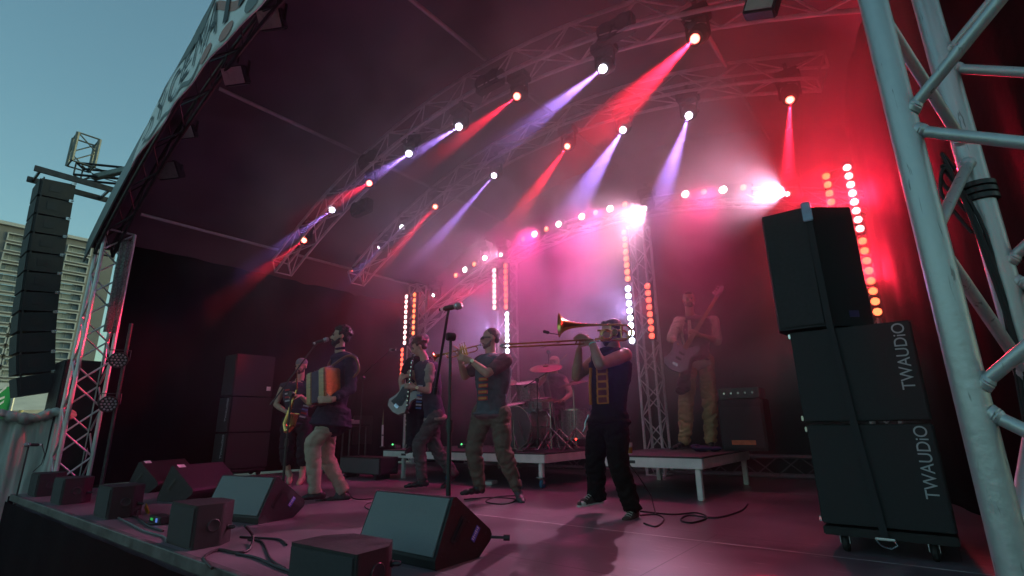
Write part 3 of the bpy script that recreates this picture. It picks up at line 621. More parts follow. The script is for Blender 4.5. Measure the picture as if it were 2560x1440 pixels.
# white translucent sheet hung over a frame beside the stage
TARPW = M('pale_plastic_sheet', (.42, .44, .42), .4, var=.3, scale=1.6, bump=.5, bscale=4, streak=(4, 4, .5))
def cloth_sheet(name, A, B, zt, zb, label, cat, mat, amp=.08, bulge=0., nx=40, nz=24, sag=.1, seed=0):
    A = Vector(A); B = Vector(B); d = B-A; nn = Vector((-d.y, d.x, 0)).normalized(); vs = []
    for j in range(nz+1):
        v = j/nz
        for i in range(nx+1):
            u = i/nx; top = zt-sag*math.sin(math.pi*u)*(1-v)
            z = top+(zb-top)*v; off = amp*noise.noise(Vector((u*9+seed, v*1.6, seed)))+amp*.5*noise.noise(Vector((u*22, v*4, seed+3)))+bulge*math.sin(math.pi*v)
            vs.append(A+d*u+nn*off+Vector((0, 0, z)))
    fs = [(j*(nx+1)+i, j*(nx+1)+i+1, (j+1)*(nx+1)+i+1, (j+1)*(nx+1)+i) for j in range(nz) for i in range(nx)]
    mb = MB(); mb.add(vs, fs); o = mb.build(name, mat, smooth=True, sharp=180); s_ = o.modifiers.new('thickness', 'SOLIDIFY'); s_.thickness = .004
    tag(o, label, cat); return o
cloth_sheet('plastic_sheet', (-10.1, .98, 0), (-9.7, 1.9, 0), .98, -1.25, 'rumpled pale plastic sheet hanging beside the left stage corner', 'plastic sheet', TARPW, amp=.10, sag=.05)
mb = MB()
for i in range(9):
    u = i/8; y = 1.0+.9*u; r_ = .07+.03*noise.noise(Vector((u*5, 1, 0)))
    mb.ell((-9.95+.25*u, y, .97+.04*math.sin(u*9)), (.10, .10, r_), n=10)
o = mb.build('bundled_cloth', M('crumpled_cloth', (.40, .41, .38), .8, var=.3, scale=6, bump=.6, bscale=14), smooth=True, sharp=180)
rm = o.modifiers.new('remesh', 'REMESH'); rm.mode = 'VOXEL'; rm.voxel_size = .018; rm.use_smooth_shade = True
dp = o.modifiers.new('folds', 'DISPLACE'); tx = bpy.data.textures.new('folds', 'CLOUDS'); tx.noise_scale = .09; dp.texture = tx; dp.strength = .07
tag(o, 'crumpled pale cloth bundled along the top of the plastic sheet', 'cloth')
FL = (-9.9, .85)
mb = MB(); mb.box((-10.0, .62, -.30), (.04, 1.2, 1.9), bev=.01)
cloth_sheet('plastic_sheet', (-10.6, .42, 0), (-10.12, 1.0, 0), .72, -1.25, 'dark folded sheet left of the pale plastic sheet', 'plastic sheet', M('dark_sheet', (.05, .055, .055), .5, var=.4, scale=2, bump=.4, bscale=5), amp=.08, seed=4)
# mic on stand left in the pit
def mic_stand(base, top, mic_tip, label, boom=None, r=.011, foot='round', mic=True, cat='microphone stand', clip=.5, group=None):
    t = thing('microphone_stand', label, cat, base, group); base = Vector(base); top = Vector(top); mic_tip = Vector(mic_tip)
    mid = base.lerp(top, .55)
    MB().cyl(base+Vector((0, 0, .01)), mid, r*1.25, n=12).build('lower_tube', PLASTIC, t, smooth=True)
    MB().cyl(mid, top, r*.85, n=12).build('upper_tube', PLASTIC, t, smooth=True)
    c = MB(); c.cyl(mid-Vector((0, 0, .04)), mid+Vector((0, 0, .035)), r*1.9, n=12); c.build('height_clutch', PLASTIC, t, smooth=True)
    if foot == 'round': MB().lathe([(0, 0), (.125, 0), (.13, .008), (.12, .016), (.02, .024), (.015, .04)], base, n=28).build('base', DKMET, t, smooth=True)
    else:
        for k in range(3):
            a_ = k*2.094+.5; e = base+Vector((math.cos(a_)*.3, math.sin(a_)*.3, .012)); MB().cyl(base+Vector((0, 0, .16)), e, .009, .008, n=8).ell(e, .014, n=8).build('leg', PLASTIC, t, smooth=True)
    d0 = (mic_tip-top).normalized()
    if boom is not None:
        bk, fr = Vector(boom[0]), Vector(boom[1]); MB().cyl(bk, fr, r*.75, n=10).build('boom', PLASTIC, t, smooth=True)
        j = MB(); j.lathe([(.0, -.03), (.026, -.03), (.03, -.02), (.03, .02), (.026, .03), (0, .03)], top, (fr-bk).normalized().cross(Vector((0, 0, 1))), n=16); j.build('boom_clutch', PLASTIC, t, smooth=True); MB().cyl(bk, bk+(bk-fr).normalized()*.05, .013, n=10).build('counterweight', PLASTIC, t, smooth=True)
        st = fr; d0 = (mic_tip-fr).normalized()
    else: st = top
    if mic:
        L = .175; tl = mic_tip-d0*L if boom is None else mic_tip-d0*L
        ax = (Vector(mic[1])-Vector(mic[0])).normalized() if isinstance(mic, tuple) else d0
        tl = mic_tip-ax*L
        mm = thing('microphone', label='black handheld microphone held by the '+label[:60] if False else 'dark handheld microphone clipped on the '+' '.join(label.split()[:9]), cat='microphone', loc=tl)
        MB().lathe([(0, 0), (.011, 0), (.0115, .01), (.013, .06), (.0175, .115), (.018, .122)], tl, ax, n=16).build('body', PLASTIC, mm, smooth=True)
        MB().lathe([(.0225, .118), (.026, .124), (.0265, .132), (.0265, .15), (.024, .164), (.016, .174), (0, .178)], tl, ax, n=18).build('mesh_ball', M('mic_mesh', (.30, .30, .31), .4, metal=.7, var=.4, scale=300, bump=.5, bscale=600), mm, smooth=True)
        MB().lathe([(.0268, .132), (.0276, .134), (.0276, .139), (.0268, .141)], tl, ax, n=18).build('ring', STEEL, mm, smooth=True)
        MB().lathe([(.0118, .012), (.0125, .014), (.0128, .03), (.0121, .032)], tl, ax, n=14).build('tape_ring', TAPE, mm, smooth=True)
        c = MB(); q = tl+ax*.075; c.cyl(q-ax*.03, q+ax*.03, .019, n=12); c.cyl(q, st if (q-st).length < .25 else q-Vector((0, 0, .05)), .009, n=8); c.build('clip', PLASTIC, t, smooth=True)
    return t
b = pX(20, 1380, -8.6); top = pX(72, 1112, -8.75)
mic_stand(Vector((top.x, top.y-.02, -1.25)), top, pX(60, 1112, -8.75), 'black microphone stand in the pit at the far left edge', mic=(pX(105, 1112, -8.75), pX(60, 1112, -8.75)), foot='tri')
# tent top, green banner and glowing stall beyond
WT = M('tent_fabric', (.50, .48, .42), .8, var=.15, scale=2, bump=.2)
t = thing('green_banner', 'tall green advertising flag with white letters beyond the stage', 'banner', pX(20, 1080, -16))
GREEN = M('green_cloth', (.02, .36, .10), .7, var=.12, scale=3)
pa = [pX(-30, 985, -16), pX(33, 962, -16), pX(12, 1085, -16), pX(-45, 1085, -16)]
MB().prism(pa, (-.03, 0, 0)).build('flag', GREEN, t)
u = (pa[1]-pa[2]).normalized(); v = (pa[0]-pa[1]).normalized()
text_on('BAR', .52, pa[2]+Vector((.02, 0, 0))+v*.12+u*.15, u, v, STW, t, 'lettering')
MB().cyl((-16, pa[1].y+.05, -1.25), (-16, pa[1].y+.05, pa[1].z+.1), .03).build('pole', ALU, t, smooth=True)
t = thing('stall_tent', 'cream stall tent with a warm lit awning beyond the left stage corner', 'tent', (-20, 2, -1.25))
zz = pX(60, 1000, -20).z
y0_, y1_ = pX(-40, 1000, -20).y, pX(150, 1000, -20).y
MB().prism([(-20, y0_, zz-.3), (-20, y1_, zz-.25), (-22, y1_, zz+.6), (-22, y0_, zz+.6)], (0, 0, -.03)).build('roof', WT, t)
for q in (y0_+.1, (y0_+y1_)/2, y1_-.1): MB().cyl((-20, q, -1.25), (-20, q, zz-.28), .05).build('pole', M('yellow_pole', (.5, .42, .2), .6), t, smooth=True)
MB().box((-20.02, (y0_+y1_)/2, zz-.42), (.03, y1_-y0_, .28)).build('valance', WT, t)
lm = MB()
for k in range(5): lm.ell((-19.9, y0_+.15+.2*k, zz-.95+.04*math.sin(k*3)), (.06, .11, .05), n=10)
lm.build('lamp', EM('warm_lamp', (1, .5, .18), 2.2), t, smooth=True)
MB().box((-21.5, (y0_+y1_)/2, -.1), (.1, y1_-y0_, 2.2)).build('wall', M('stall_panel', (.16, .17, .16), .7, var=.3, scale=2), t)
# ------------------------------------------------------------------ hotel block far left
def hotel():
    t = thing('hotel_block', 'grey concrete hotel block with rows of framed windows beyond the speaker column', 'building', (-45, 6, -1.25))
    CON = M('grey_concrete', (.17, .175, .18), .9, var=.12, scale=.6, bump=.25, bscale=8); FR = M('window_frame', (.40, .43, .45), .6, var=.08, bump=0)
    GL = M('window_glass', (.20, .27, .30), .3, var=.3, scale=.7, bump=0); CU = M('window_curtain', (.26, .30, .31), .8, var=.2, scale=3, bump=.3, streak=(1, 8, .3))
    A = pX(0, 552, -45); B = pX(230, 612, -45); zr = 13.95; X0 = -45
    y_l, y_r = -6.0, 9.6
    w0, w1 = pX(21, 592, X0).y, pX(60, 600, X0).y; v0, v1 = pX(171, 620, X0).y, pX(224, 632, X0).y
    cols = [(w0-.05-3.9, w1+.15-3.9), (w0, w0+1.15), (v0-1.95, v0-.75), (v0, v1+.02)]
    rows = [zr-1.02-i*.545*1.0 for i in range(24)]
    rows = []; z_ = pX(196, 626, X0).z
    z2 = pX(172, 840, X0).z; st = (z_-z2)/9.0
    rows = [z_-st*i for i in range(20) if z_-st*i > -1]
    hh = st*.30
    # wall built as strips around the openings
    wl = MB(); ys = [y_l]+[q for c in cols for q in c]+[y_r]; top = zr; zs = [top]
    for r_ in rows: zs += [r_+hh, r_-hh]
    zs.append(-1.3)
    for i in range(len(ys)-1):
        iswin = i % 2 == 1
        if not iswin: wl.quad((X0, ys[i], -1.3), (X0, ys[i+1], -1.3), (X0, ys[i+1], top), (X0, ys[i], top))
        else:
            for j in range(0, len(zs), 2): wl.quad((X0, ys[i], zs[j+1]), (X0, ys[i+1], zs[j+1]), (X0, ys[i+1], zs[j]), (X0, ys[i], zs[j]))
    wl.quad((X0, y_r, -1.3), (X0-12, y_r, -1.3), (X0-12, y_r, top), (X0, y_r, top)); wl.quad((X0, y_l, -1.3), (X0-12, y_l, -1.3), (X0-12, y_l, top), (X0, y_l, top))
    wl.quad((X0, y_l, top), (X0, y_r, top), (X0-12, y_r, top), (X0-12, y_l, top)); wl.build('wall', CON, t)
    MB().box((X0-6, (y_l+y_r)/2, top+.1), (12.4, y_r-y_l+.3, .22)).build('parapet', FR, t)
    for ci, (a, b) in enumerate(cols):
        for ri, r_ in enumerate(rows):
            f = MB(); e = .07
            f.box((X0+.02, (a+b)/2, r_+hh+e/2-.0), (.16, b-a+2*e, e)); f.box((X0+.02, (a+b)/2, r_-hh-e/2), (.16, b-a+2*e, e)); f.box((X0+.02, a-e/2, r_), (.16, e, 2*hh)); f.box((X0+.02, b+e/2, r_), (.16, e, 2*hh))
            for m_ in (.22, .74): f.box((X0-.16, a+(b-a)*m_, r_), (.04, .03, 2*hh))
            wo = f.build('window', FR, t)
            p_ = MB(); p_.quad((X0-.2, a, r_-hh), (X0-.2, b, r_-hh), (X0-.2, b, r_+hh), (X0-.2, a, r_+hh))
            rr = random.random(); c0 = a+(b-a)*(.0 if rr < .5 else .25); c1 = a+(b-a)*(.55+.4*random.random())
            cu = MB().box((X0-.17, (c0+c1)/2, r_), (.02, c1-c0, 2*hh*.98))
            p_.build('pane', GL, wo)
            if rr < .75: cu.build('curtain', CU, wo)
    return t
hotel()
# ------------------------------------------------------------------ roof front banner
def banner():
    t = thing('roof_banner', 'long pale banner with grey lettering and coloured waves along the front roof edge', 'banner', (-6, 1.62, 4.3))
    def low(x): return 4.61-.041*(x+4.0)**2
    def up(x):
        h = min(1.05, .10+max(0, (x+7.62))*1.1 if x < -7.2 else .55+(x+7.2)*.27); return low(x)+h
    BAN = M('banner_cloth', (.80, .78, .78), .75, var=.06, scale=2, bump=.15, bscale=6)
    xs = [-7.6+i*.09 for i in range(96)]; nv = 8; vs = []
    def q(x, v): return Vector((x, 1.60-.012*math.sin(x*3.1)+.02*math.sin(v*2.2)+.03*noise.noise(Vector((x*2, v*2, 0))), low(x)+(up(x)-low(x))*v))
    for x in xs:
        for j in range(nv+1): vs.append(q(x, j/nv))
    fs = [(i*(nv+1)+j, (i+1)*(nv+1)+j, (i+1)*(nv+1)+j+1, i*(nv+1)+j+1) for i in range(len(xs)-1) for j in range(nv)]
    mb = MB(); mb.add(vs, fs); o = mb.build('cloth', BAN, t, smooth=True, sharp=180); s_ = o.modifiers.new('thickness', 'SOLIDIFY'); s_.thickness = .01; s_.offset = -1
    INK = M('banner_ink', (.06, .065, .07), .7, var=.1, bump=0); SAL = M('banner_salmon', (.46, .22, .19), .7, var=.1, bump=0); GRN = M('banner_green_grey', (.20, .21, .21), .7, var=.1, bump=0)
    # letters, bent to the cloth
    txt = 'OYCEMAID-WAIBERLIN'; lt = MB(); x = -7.35
    for ch in txt:
        v_, f_ = text_mb(ch, 1.0, 0)
        if v_:
            wd = max(p.x for p in v_)
            sc = .78*min(1, .35+(x+8.1)*.5)
            W_ = .36
            vv = [q(x+p.x/max(wd, .3)*W_*.8, .30+p.y*.72)+Vector((0, -.016, 0)) for p in v_]; lt.add(vv, f_)
        x += .36
        if x > 1.0: break
    lt.build('lettering', INK, t)
    def ribbon(x0, x1, vf, hf, mat, nm, off=-.008):
        mb = MB(); n = int((x1-x0)/.03); vs = []
        for i in range(n+1):
            x = x0+(x1-x0)*i/n; v = vf(x); h = hf(x); vs += [q(x, max(.01, v-h))+Vector((0, off, 0)), q(x, min(.99, v+h))+Vector((0, off, 0))]
        mb.add(vs, [(2*i, 2*i+2, 2*i+3, 2*i+1) for i in range(n)]); mb.build(nm, mat, t)
    ribbon(-7.4, -5.6, lambda x: .14+.06*math.sin(x*11), lambda x: .04, GRN, 'wave_print')
    ribbon(-7.0, 1.0, lambda x: .93-.07*math.sin(x*5), lambda x: .07+.04*math.sin(x*3), GRN, 'wave_print')
    ribbon(-5.5, 1.0, lambda x: .62+.25*math.sin(x*3), lambda x: .06, SAL, 'wave_print', -.004)
    for cx, m_ in ((-5.45, SAL), (-5.0, SAL), (-4.45, GRN), (-3.9, SAL), (-3.3, GRN)):
        ribbon(cx-.14, cx+.14, lambda x, cx=cx: .15, lambda x, cx=cx: .10*math.sqrt(max(0, 1-((x-cx)/.145)**2)), m_, 'drop_print')
    # pale roof valance running down to the tower
    return t
banner()
mb = MB(); xs = [-9.75+i*.1 for i in range(26)]
vs = []
for x in xs: vs += [(x, 1.72, arch(x)-.18), (x, 1.72, arch(x)+.16)]
mb.add(vs, [(2*i, 2*i+2, 2*i+3, 2*i+1) for i in range(len(xs)-1)]); o = mb.build('roof_valance', M('valance_vinyl', (.16, .18, .18), .5, var=.15, scale=5)); s_ = o.modifiers.new('thickness', 'SOLIDIFY'); s_.thickness = .02; tag(o, 'grey vinyl valance on the left shoulder of the roof', 'valance')
# flood lamps and small fixtures hanging under the front arch
def flood(p, label, s=1.0, col=None, a=.5):
    t = thing('flood_lamp', label, 'stage light', p, 'lamps hung under the front arch'); p = Vector(p)
    R = Matrix.Rotation(a, 3, 'Z')@Matrix.Rotation(.6, 3, 'X')
    MB().box(p, (.30*s, .12*s, .22*s), R, bev=.015).build('housing', PLASTIC, t)
    MB().box(p+R@Vector((0, -.062*s, 0)), (.27*s, .008, .19*s), R).build('glass', M('pale_lamp_glass', (.40, .41, .38), .3, var=.1), t)
    for k, sg in enumerate((-1, 1)): MB().box(p+R@Vector((sg*.16*s, 0, .0))+Vector((0, 0, .09*s)), (.012, .03, .22*s)).build('bracket', DKMET, t)
    MB().cyl(p+Vector((0, 0, .18*s)), p+Vector((0, 0, .42*s)), .012).build('hanger', DKMET, t)
for a, y, s, lab in [((425, 425), 2.2, 1.2, 'square flood lamp with pale glass under the front arch, right of its twin'), ((343, 495), 2.2, 1.1, 'square flood lamp with pale glass just above the left truss tower'), ((470, 330), 2.1, .8, 'dim flood lamp under the banner, third from the tower'), ((590, 190), 2.1, 1.0, 'dim flood lamp under the banner, fourth from the tower'), ((680, 50), 2.1, 1.0, 'dim flood lamp under the banner at the top of the picture')]:
    flood(pY(*a, y), lab, s)
def par_can(p, d, label, group, lens=None, r=.10):
    t = thing('par_lamp', label, 'stage light', p, group); p = Vector(p); d = Vector(d).normalized()
    MB().lathe([(0, -.16), (r*.5, -.155), (r*.8, -.10), (r, 0), (r, .035), (r*.93, .037), (r*.93, .02)], p, d, n=24).build('can', BLACK, t, smooth=True)
    l_ = MB(); R = frame(d); pts = [(0, 0)]+[(math.cos(k*math.pi/3)*r*.38, math.sin(k*math.pi/3)*r*.38) for k in range(6)]+[(math.cos(k*math.pi/6)*r*.72, math.sin(k*math.pi/6)*r*.72) for k in range(12)]
    for x, y in pts: l_.lathe([(0, .012), (r*.10, .009), (r*.14, 0)], p+d*.018+R@Vector((x, y, 0)), d, n=10)
    l_.build('lens_array', M('led_lens_off', (.35, .30, .33), .2, var=.1, bump=0), t, smooth=True)
    MB().lathe([(0, 0), (r*.93, 0)], p+d*.017, d, n=24).build('face', PLASTIC, t)
    yk = MB(); s_ = R@Vector((1, 0, 0)); yk.tube([p+s_*r*1.08, p+s_*r*1.08-d*.02+Vector((0, 0, .14)), p-s_*r*1.08-d*.02+Vector((0, 0, .14)), p-s_*r*1.08], .008, 6); yk.build('yoke', DKMET, t, smooth=True)
for a, lab in (((297, 900), 'round LED lamp high on the post inside the left tower'), ((272, 1010), 'round LED lamp low on the post inside the left tower')):
    par_can(pX(*a, -9.0), (.9, -.35, -.2), lab, 'round LED lamps on the left post', r=.115)
p1, p2 = pX(297, 900, -9.0), pX(272, 1010, -9.0)
o = MB().cyl((p1.x-.12, p1.y+.1, 0), (p1.x-.12, p1.y+.1, 2.3), .024).build('lamp_post', DKMET, smooth=True); tag(o, 'dark upright post carrying two round lamps at the left', 'post')
for a, y, lab in [((1225, 205), 4.3, 'twin round blinder lamp off, hung on the middle truss left of the apex'), ((1540, 75), 4.3, 'twin round blinder lamp off, near the top of the middle truss'), ((925, 400), 4.3, 'twin round blinder lamp off, low on the middle truss'), ((905, 520), 4.3, 'large dark lamp hanging under the middle truss at left')]:
    p = pY(*a, y); t = thing('twin_blinder', lab, 'stage light', p, 'unlit twin lamps on the middle truss')
    MB().box(p, (.42, .14, .22), bev=.02).build('housing', BLACK, t)
    for s in (-.1, .1): MB().lathe([(0, -.02), (.06, -.012), (.088, .008), (.094, .012), (.098, 0)], p+Vector((s, -.075, 0)), (0, -1, 0), n=24).build('lamp', M('dark_reflector', (.10, .09, .11), .25, metal=.5), t, smooth=True)
p = pY(1905, 15, 3.2); t = thing('window_flood', 'small flood lamp with pale glass at the top right of the roof', 'stage light', p)
MB().box(p, (.20, .10, .14), Matrix.Rotation(.4, 3, 'Y'), bev=.01).build('housing', PLASTIC, t); MB().box(p+Vector((0, -.052, 0)), (.17, .006, .11), Matrix.Rotation(.4, 3, 'Y')).build('glass', M('pale_lamp_glass', (.4, .4, .4)), t)

cloth_sheet('mesh_cloth', (pX(283, 700, -9.2).x, pX(283, 700, -9.2).y, 0), (pX(314, 700, -9.2).x, pX(314, 700, -9.2).y, 0), pX(300, 596, -9.2).z, pX(278, 832, -9.2).z, 'grey mesh cloth tied along the inner side of the left truss tower', 'cloth', M('grey_mesh', (.20, .21, .20), .9, var=.6, scale=45, bump=.8, bscale=80), amp=.05, nx=10, nz=30, sag=0, seed=2)
# ================================================================== PEOPLE
def skin(name, c): return M(name, c, .5, var=.12, scale=18, bump=.1, bscale=150, spec=.4)
SK = skin('skin_tone', (.42, .24, .17)); SKT = skin('skin_tanned', (.34, .185, .125)); SKP = skin('skin_pale', (.46, .28, .21))
def fabric(name, c, var=.18): return M(name, c, .88, var=var, scale=14, bump=.35, bscale=230, spec=.12)
HAIR = M('dark_hair', (.018, .012, .010), .55, var=.5, scale=60, bump=.9, bscale=120); HAIRB = M('brown_hair', (.06, .032, .02), .55, var=.5, scale=60, bump=.9, bscale=110)
DARKG = M('dark_glass', (.01, .01, .012), .12, bump=0, var=0)
def remesh(mb, name, mat, parent, vox=.011, smooth=5, fold=0., fs=(9, 9, 26), seed=0, post=None):
    me = bpy.data.meshes.new(name); me.from_pydata(mb.v, [], mb.f); o = bpy.data.objects.new(name, me); COL.objects.link(o)
    r = o.modifiers.new('r', 'REMESH'); r.mode = 'VOXEL'; r.voxel_size = vox; r.use_smooth_shade = True
    s = o.modifiers.new('s', 'SMOOTH'); s.iterations = smooth; s.factor = .5
    dg = bpy.context.evaluated_depsgraph_get(); m2 = bpy.data.meshes.new_from_object(o.evaluated_get(dg)); bpy.data.objects.remove(o)
    if fold:
        m2.update(); N_ = [v.normal.copy() for v in m2.vertices]
        for v, n in zip(m2.vertices, N_):
            q = v.co; a = noise.noise(Vector((q.x*fs[0]+seed, q.y*fs[1], q.z*fs[2]+2*noise.noise(q*7)))); b = noise.noise(Vector((q.x*30+seed, q.y*30, q.z*42)))
            v.co = q+n*fold*(a+.35*b-abs(a)*.5)
    if post: post(m2)
    m2.materials.clear(); m2.materials.append(mat)
    off = Vector((0, 0, 0)); p_ = parent
    while p_ is not None: off += p_.location; p_ = p_.parent
    for v in m2.vertices: v.co = v.co-off
    for p_ in m2.polygons: p_.use_smooth = True
    o = bpy.data.objects.new(name, m2); COL.objects.link(o); o.parent = parent; m2.name = name; return o
def hand(mb, wrist, d, n, curl=.8, spread=.25, thumb=1, s=1.0, tips=None):
    """wrist: position, d: direction of the palm, n: normal out of the palm; thumb side = d x n * thumb"""
    d = Vector(d).normalized(); n = Vector(n); n = (n-d*n.dot(d)).normalized(); sd = d.cross(n)*thumb
    wrist = Vector(wrist)
    pl = .085*s
    for k in (-1.2, -.4, .4, 1.2): mb.cap(wrist+sd*k*.014*s+d*.012, wrist+d*pl+sd*k*.0205*s, .016*s, .0125*s, 8)
    lens = [.066, .078, .074, .058]
    for i, k in enumerate((1.5, .5, -.5, -1.5)):
        p = wrist+d*pl+sd*k*.0205*s; dd = (d+sd*k*spread*.12).normalized(); a = curl*(.75+.12*i); L_ = lens[i]*s
        for j, f in enumerate((.45, .32, .23)):
            ang = a*(.55 if j == 0 else .8)
            dd = (dd*math.cos(ang)+n*math.sin(ang)).normalized(); q = p+dd*L_*f*1.15
            mb.cap(p, q, (.0095-.0008*j)*s, (.0088-.0008*j)*s, 8); p = q
    p = wrist+d*.022*s+sd*.024*s; dd = (d*.75+sd*.75+n*.35).normalized()
    for j, (f, r_) in enumerate(((.042, .0125), (.034, .0105), (.026, .009))):
        q = p+dd*f*s; mb.cap(p, q, r_*s, (r_-.0012)*s, 8); p = q; dd = (dd+n*.35*curl+d*.25).normalized()
def head(mb, c, f, up, s=1.0, nose=1.0, jaw=1.0):
    """c centre of skull, f facing; adds skull, face, nose, ears to the body mesh. returns frame"""
    f = Vector(f).normalized(); up = Vector(up); up = (up-f*up.dot(f)).normalized(); sd = f.cross(up); R = Matrix((sd, f, up)).transposed()
    P = lambda x, y, z: Vector(c)+R@Vector((x*s, y*s, z*s))
    mb.ell(P(0, -.012, .035), (.074*s, .092*s, .082*s), R, 18)       # cranium
    mb.ell(P(0, .028, -.03), (.056*s, .058*s, .078*s), R, 16)        # face
    mb.ell(P(0, .048, -.083*jaw), (.034*s, .032*s, .026*s), R, 12)   # chin
    mb.ell(P(0, .018, -.066), (.052*s, .052*s, .034*s), R, 12)       # jaw
    mb.cap(P(0, .086, .006), P(0, .108*nose, -.026), .008*s, .0125*s, 10); mb.ell(P(0, .092, -.030), (.018*s, .012*s, .009*s), R, 10)
    for e in (-1, 1):
        mb.ell(P(e*.028, .076, .021), (.022*s, .012*s, .007*s), R, 10)   # brow
        mb.ell(P(e*.036, .058, -.018), (.020*s, .022*s, .016*s), R, 10)  # cheek
        mb.ell(P(e*.077, -.008, -.008), (.009*s, .018*s, .030*s), R, 10) # ear
    mb.ell(P(0, .083, -.052), (.022*s, .011*s, .006*s), R, 10); mb.ell(P(0, .081, -.061), (.019*s, .011*s, .006*s), R, 10)
    return P, R
class Person:
    def __init__(s, label, base, depth, J, skinm, s_=1.0):
        s.d = depth; s.k = s_; s.J = {}
        for k, v in J.items(): s.J[k] = pD(v[0], v[1], depth+(v[2] if len(v) > 2 else 0))
        b = pD(base[0], base[1], depth); s.t = thing('person', label, 'person', (b.x, b.y, s.floor if hasattr(s, 'floor') else b.z)); s.skin = skinm; s.body = MB()
    def __getitem__(s, k): return s.J[k]
    def limb(s, a, b, c, r, mb=None):
        mb = mb or s.body; A, B, C = s.J[a], s.J[b], s.J[c]; mid = A.lerp(B, .35)
        mb.cap(A, mid, r[0], r[0]*1.02, 12); mb.cap(mid, B, r[0]*1.02, r[1], 12)
        m2 = B.lerp(C, .3); mb.cap(B, m2, r[1], r[1]*1.06, 12); mb.cap(m2, C, r[1]*1.06, r[2], 12)
    def torso(s, mb, w=1.0, sh=.17, belly=.0, bottom=0.0, top=1.0, depthf=.62):
        ls, rs, lh, rh, nk = s['ls'], s['rs'], s['lh'], s['rh'], s['nk']
        ax = (ls-rs); ax = ax.normalized(); hx = (lh-rh).normalized(); cs = (ls+rs)/2; ch = (lh+rh)/2; up = (cs-ch).normalized()
        n = 15
        for i in range(n):
            u = i/(n-1); c = ch.lerp(cs, u); a = hx.lerp(ax, u).normalized(); fw = a.cross(up).normalized()
            half = (.155*(1-u)**1+.185*u)*w if True else 0
            half = w*(.158+(-.022)*math.sin(math.pi*min(1, u*1.6))+.035*u); dp = half*depthf*(1+belly*math.sin(math.pi*u))
            if u > .88: half *= .82
            R = Matrix((a, fw, up)).transposed(); hgt = (cs-ch).length/(n-1)*2.2
            mb.ell(c+fw*0.0, (half, dp, hgt), R, 16)
        mb.cap(ls, cs.lerp(nk, .35), .05*w, .055*w, 12); mb.cap(rs, cs.lerp(nk, .35), .05*w, .055*w, 12)
    def neck(s, hc, r=.052): s.body.cap((s['ls']+s['rs'])/2+Vector((0, 0, -.02)), s['nk'], r*1.25, r*1.05, 12); s.body.cap(s['nk'], hc, r*1.02, r, 12)
    def finish(s, vox=.0105): return remesh(s.body, 'body', s.skin, s.t, vox, 3)
    def foot(s, heel, toe, ank, mat=None, h=.075, sole=None, name='shoe', w=.046):
        mb = MB(); heel, toe, ank = s[heel], s[toe], s[ank]; d = (toe-heel); L_ = d.length; d.normalize(); up = Vector((0, 0, 1)); up = (up-d*up.dot(d)).normalized()
        pts = [(0, .034, .036), (.25, .030, .040), (.55, .026, .046), (.8, .022, .044), (1.0, .014, .030)]
        for (u, z, r) in pts:
            mb.ell(heel+d*L_*u*.96+up*(z+.012), (r*w/.046, r*w/.046, z+.008), frame(up), 12)
        mb.cap(heel+d*.035+up*.05, ank+Vector((0, 0, -.0)), .042, .046, 12); mb.cap(heel+d*L_*.35+up*.045, ank, .036, .044, 10)
        o = remesh(mb, name, mat, s.t, .009, 3)
        if sole:
            q = MB(); 
            for (u, z, r) in pts: q.ell(heel+d*L_*u*.97+up*.008, (r*1.1, r*1.1, .010), frame(up), 14)
            so_ = remesh(q, 'sole', sole, o, .007, 2)
            so_.location = (0, 0, 0)
        return o
    def trousers(s, mat, r=(.098, .072, .062), vox=.013, fold=.014, cuff=None, seed=0, hipw=.60, skirt=0., name='trousers', low=('la', 'ra')):
        mb = MB(); lh, rh = s['lh'], s['rh']; up = ((s['ls']+s['rs'])/2-(lh+rh)/2).normalized()
        a = (lh-rh).normalized(); fw = a.cross(up).normalized(); c = (lh+rh)/2; R = Matrix((a, fw, up)).transposed()
        mb.ell(c+up*.03, (.178*s.k, .128*s.k, .12), R, 18); mb.ell(c+up*.10, (.162*s.k, .112*s.k, .07), R, 18); mb.ell(c-up*.05, (.165*s.k, .12*s.k, .09), R, 16)
        for h, k, an in (('lh', 'lk', low[0]), ('rh', 'rk', low[1])):
            H, K, A = s[h], s[k], s[an]; mb.cap(H, H.lerp(K, .5), r[0]*s.k, (r[0]*.55+r[1]*.45)*s.k, 14); mb.cap(H.lerp(K, .5), K, (r[0]*.55+r[1]*.45)*s.k, r[1]*s.k, 14)
            mb.cap(K, K.lerp(A, .35), r[1]*s.k, r[1]*.98*s.k, 14); mb.cap(K.lerp(A, .35), A, r[1]*.98*s.k, r[2]*s.k, 14)
            if cuff: mb.cyl(A+(A-K).normalized()*-.02, A+(A-K).normalized()*.05, r[2]*1.1*s.k, r[2]*1.12*s.k, 14)
        return remesh(mb, name, mat, s.t, vox, 4, fold, (7, 7, 24), seed)
    def top(s, mat, w=1.08, sleeves=(), vox=.013, fold=.010, seed=0, name='shirt', hem=.0, belly=0, depthf=.64, sl_r=(.068, .062), collar=True):
        mb = MB(); s.torso(mb, w*s.k, belly=belly, depthf=depthf)
        if hem:
            lh, rh = s['lh'], s['rh']; up = ((s['ls']+s['rs'])/2-(lh+rh)/2).normalized(); a = (lh-rh).normalized(); fw = a.cross(up).normalized(); R = Matrix((a, fw, up)).transposed()
            mb.ell((lh+rh)/2-up*hem*.4, (.185*w*s.k, .14*w*s.k, hem if hem < .15 else .10), R, 18)
            if hem >= .15:
                for u_ in range(6): mb.ell((lh+rh)/2+up*(.10-.034*u_), ((.192+.007*u_)*w*s.k, (.150+.009*u_)*w*s.k, .045), R, 18)
